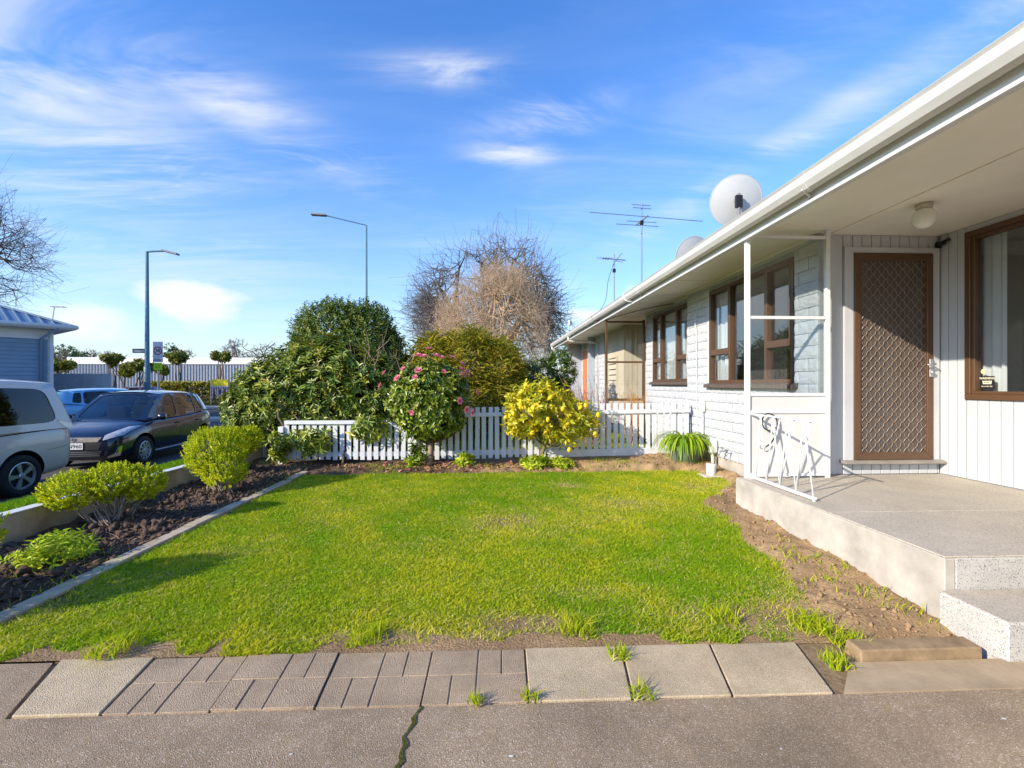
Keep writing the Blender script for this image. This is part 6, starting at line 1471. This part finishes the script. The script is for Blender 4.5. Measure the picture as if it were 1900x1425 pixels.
# ================================================================== BARE TREES
def bare_tree(name, label, base, h, spread, seed, col, depth=6, r0=.28, kids=(3, 4), up=.35, first=.22, tw=1.0, group='bare winter trees', wmin=.012, narrow=.65):
    rg = np.random.default_rng(seed); segs = []
    def grow(p, d, L_, r, lev):
        n = 3; q = p
        for i in range(n):
            d = nrm(d + rg.normal(0, .10 + .03 * lev, 3) + np.array([0, 0, .05 * up])); e = q + d * L_ / n
            ra, rb = r * (1 - .25 * i / n), r * (1 - .25 * (i + 1) / n); segs.append((q, e, max(ra, wmin), max(rb, wmin * .8))); q = e
            if lev > 0 and lev < depth and i >= 1 and rg.random() < .55:
                dd = nrm(d + rg.normal(0, .65, 3)); grow(q, dd, L_ * rg.uniform(.5, .72), r * .5, lev + 1)
        if lev < depth:
            k = rg.integers(kids[0], kids[1] + 1)
            for _ in range(k):
                a = rg.normal(0, narrow, 3); dd = nrm(d + a * spread + np.array([0, 0, up * .35])); grow(q, dd, L_ * rg.uniform(.62, .84), r * .66, lev + 1)
    grow(np.array(base, float), np.array([0, 0, 1.]), h * first, r0, 0)
    S = np.array([np.r_[a, b_] for a, b_, _, _ in segs]); ra = np.array([s_[2] for s_ in segs]); rb = np.array([s_[3] for s_ in segs])
    # scale the crown to the wanted height
    top = S[:, [2, 5]].max(); f_ = h / (top - base[2]); S = (S.reshape(-1, 2, 3) - np.array(base)) * f_ + np.array(base); a, b_ = S[:, 0], S[:, 1]
    d = nrm(b_ - a); ref = np.where(np.abs(d[:, 2:3]) < .9, [[0, 0, 1.]], [[1., 0, 0]]); u = nrm(np.cross(d, ref)); v = np.cross(d, u); K = 4
    ring = lambda c, r: np.stack([c + (u * math.cos(6.2832 * k / K) + v * math.sin(6.2832 * k / K)) * r[:, None] for k in range(K)], 1)
    V = np.concatenate([ring(a, ra), ring(b_, rb)], 1); n = len(a); k = np.arange(n)[:, None] * 8
    F = np.concatenate([k + [[i, (i + 1) % 4, 4 + (i + 1) % 4, 4 + i]] for i in range(4)], 0)
    o = empty(name, base, 0, label, 'tree', group); big = ra > r0 * .3; m = mat('bark_%s' % name + str(seed), col, .9, .1, noise=(3, .2))
    for nm, sel in (('trunk', big), ('twigs', ~big)):
        ids = np.where(sel)[0]
        if not len(ids): continue
        Vs = V[ids].reshape(-1, 3); kk = np.arange(len(ids))[:, None] * 8; Fs = np.concatenate([kk + [[i, (i + 1) % 4, 4 + (i + 1) % 4, 4 + i]] for i in range(4)], 0)
        q = np_mesh(nm, Vs, Fs, m, None, o)
        if nm == 'twigs': q['kind'] = 'stuff'
    return o, len(segs)
def dome_tree(name, label, base, c, rad, counts, fr, rs, seed, col, zlow=-.25, group='bare winter trees', jit=(.30, .20, .14, .10)):
    """leafless crown: limbs fan out from the fork and divide until fine twigs fill a dome"""
    rg = np.random.default_rng(seed); segs = []; base = np.array(base, float); c = np.array(c, float); rad = np.array(rad, float)
    fork = np.array([base[0], base[1], c[2] - rad[2] * .62]); tr = np.array([(base[0], base[1], base[2]), tuple(fork)])
    segs.append((tr[0], tr[1], rs[0] * 1.3, rs[0]))
    def curve(p, e, ra, rb, n, wob):
        d = e - p; L_ = np.linalg.norm(d); q = p
        for i in range(n):
            t = (i + 1) / n; x = p + d * t + (rg.normal(0, wob * L_, 3) if i < n - 1 else 0) + np.array([0, 0, -.10 * L_ * math.sin(math.pi * t)])
            segs.append((q, x, ra + (rb - ra) * i / n, ra + (rb - ra) * t)); q = x
    def go(p, d, lev):
        for _ in range(counts[lev]):
            if lev == 0:
                while True:
                    dd = nrm(rg.normal(size=3))
                    if dd[2] > zlow: break
            else: dd = nrm(d + rg.normal(0, jit[lev - 1], 3))
            e = c + rad * dd * fr[lev] * (1 + rg.normal(0, .05 + .02 * lev)); st = p if lev == 0 else p + (e - p) * 0
            curve(st, e, rs[lev], rs[lev + 1], 4 if lev == 0 else 3 if lev < 3 else 2, .035 if lev == 0 else .06)
            if lev + 1 < len(counts): go(e, dd, lev + 1)
    go(fork, None, 0)
    A_ = np.array([s_[0] for s_ in segs]); B_ = np.array([s_[1] for s_ in segs]); ra = np.array([s_[2] for s_ in segs]); rb = np.array([s_[3] for s_ in segs])
    d = nrm(B_ - A_); ref = np.where(np.abs(d[:, 2:3]) < .9, [[0, 0, 1.]], [[1., 0, 0]]); u = nrm(np.cross(d, ref)); v = np.cross(d, u)
    ring = lambda q, r: np.stack([q + (u * math.cos(1.5708 * k) + v * math.sin(1.5708 * k)) * r[:, None] for k in range(4)], 1)
    V = np.concatenate([ring(A_, ra), ring(B_, rb)], 1); o = empty(name, tuple(base), 0, label, 'tree', group); m = mat('bark_%s_%d' % (name, seed), col, .9, .1, noise=(3, .2)); big = ra > rs[1] * .99
    for nm, sel in (('trunk', big), ('twigs', ~big)):
        ids = np.where(sel)[0]; kk = np.arange(len(ids))[:, None] * 8
        q = np_mesh(nm, V[ids].reshape(-1, 3), np.concatenate([kk + [[i, (i + 1) % 4, 4 + (i + 1) % 4, 4 + i]] for i in range(4)], 0), m, None, o)
        if nm == 'twigs': q['kind'] = 'stuff'
    return o
p, c = at(905, 713, 42), at(908, 590, 42); dome_tree('bare_tree', 'wide bare winter tree with dark branches rising behind the brown one', (p.x, p.y, -.45), (c.x, c.y, c.z), (6.5, 5.6, 7.6), (11, 5, 6, 5, 2), (.5, .74, .88, .97, 1.04), (.40, .20, .085, .03, .012, .006), 11, (.17, .15, .14))
p, c = at(920, 713, 30), at(915, 612, 30); dome_tree('twiggy_tree', 'dense brown twiggy leafless tree behind the bamboo', (p.x, p.y, -.45), (c.x, c.y, c.z), (3.5, 3.2, 4.0), (12, 6, 6, 5, 3), (.42, .66, .84, .95, 1.04), (.14, .06, .022, .010, .006, .004), 12, (.55, .40, .26), jit=(.45, .32, .22, .16), zlow=-.5)
p, c = at(-185, 713, 26), at(-185, 490, 26); dome_tree('bare_tree', 'bare winter tree behind the blue house with fine upswept branches', (p.x, p.y, -.45), (c.x, c.y, c.z), (5.3, 5.3, 5.6), (12, 5, 5, 5, 3), (.5, .74, .88, .97, 1.05), (.24, .10, .04, .014, .007, .004), 13, (.14, .125, .12))
# far trees along the horizon
for i, (u, v, Y, k, lab) in enumerate(((188, 648, 80, 'b', 'small far bare tree over the left part of the white building roof'), (222, 656, 85, 'b', 'low rounded far bare tree next to the lamp post'), (322, 652, 85, 'b', 'rounded brown far bare tree right of the speed sign'), (380, 645, 80, 'b', 'far bare tree beyond the white building right end'), (445, 628, 75, 'b', 'spreading far bare tree above the broadleaf shrub edge'), (500, 640, 85, 'b', 'far bare tree behind the broadleaf shrub'), (100, 640, 70, 'b', 'far bare tree just right of the blue house'))):
    c = at(u, v, Y); bare_tree('far_tree', lab, (c.x, c.y, -.45), c.z + .45, 1.1, 40 + i, (.20, .17, .15), 6, .3, (2, 3), .2, .2, group='far trees on the horizon', wmin=.022, narrow=.8)
for i, (u, v, Y, r, lab) in enumerate(((131, 660, 75, 2.0, 'far evergreen tree by the blue house corner'), (316, 656, 80, 1.9, 'dark far conifer right of the speed sign'), (1045, 662, 60, 2.6, 'dark far evergreen at the end of the house row'), (600, 668, 90, 5.0, 'far dark tree mass behind the evergreen bush'), (720, 672, 90, 5.0, 'far dark tree between the evergreen and the bamboo'))):
    lollipop(lab, u, v, Y, r, 0, 200 + i, ((.03, .06, .03), (.05, .08, .03), (.02, .035, .02)), 3, 1.0)['group'] = 'far trees on the horizon'
fh = box('far_house', at(1020, 713, 45).x, at(1060, 713, 45).x + 4, 45, 52, -.45, at(1040, 702, 45).z, mat('far_brick', (.16, .11, .09), .8, .2), None)
tag(fh, 'low far house with dark blue roof beyond the end of the row', 'house')
MB().prism([(fh.dimensions.x * 0 + at(1018, 713, 45).x, at(1040, 702, 45).z + .003), (at(1060, 713, 45).x + 4.2, at(1040, 702, 45).z + .003), (at(1055, 713, 45).x + 2, at(1040, 688, 45).z)], 'y', 44.8, 52.2).build('roof', mat('far_blue_roof', (.04, .07, .16), .5, .4), fh)
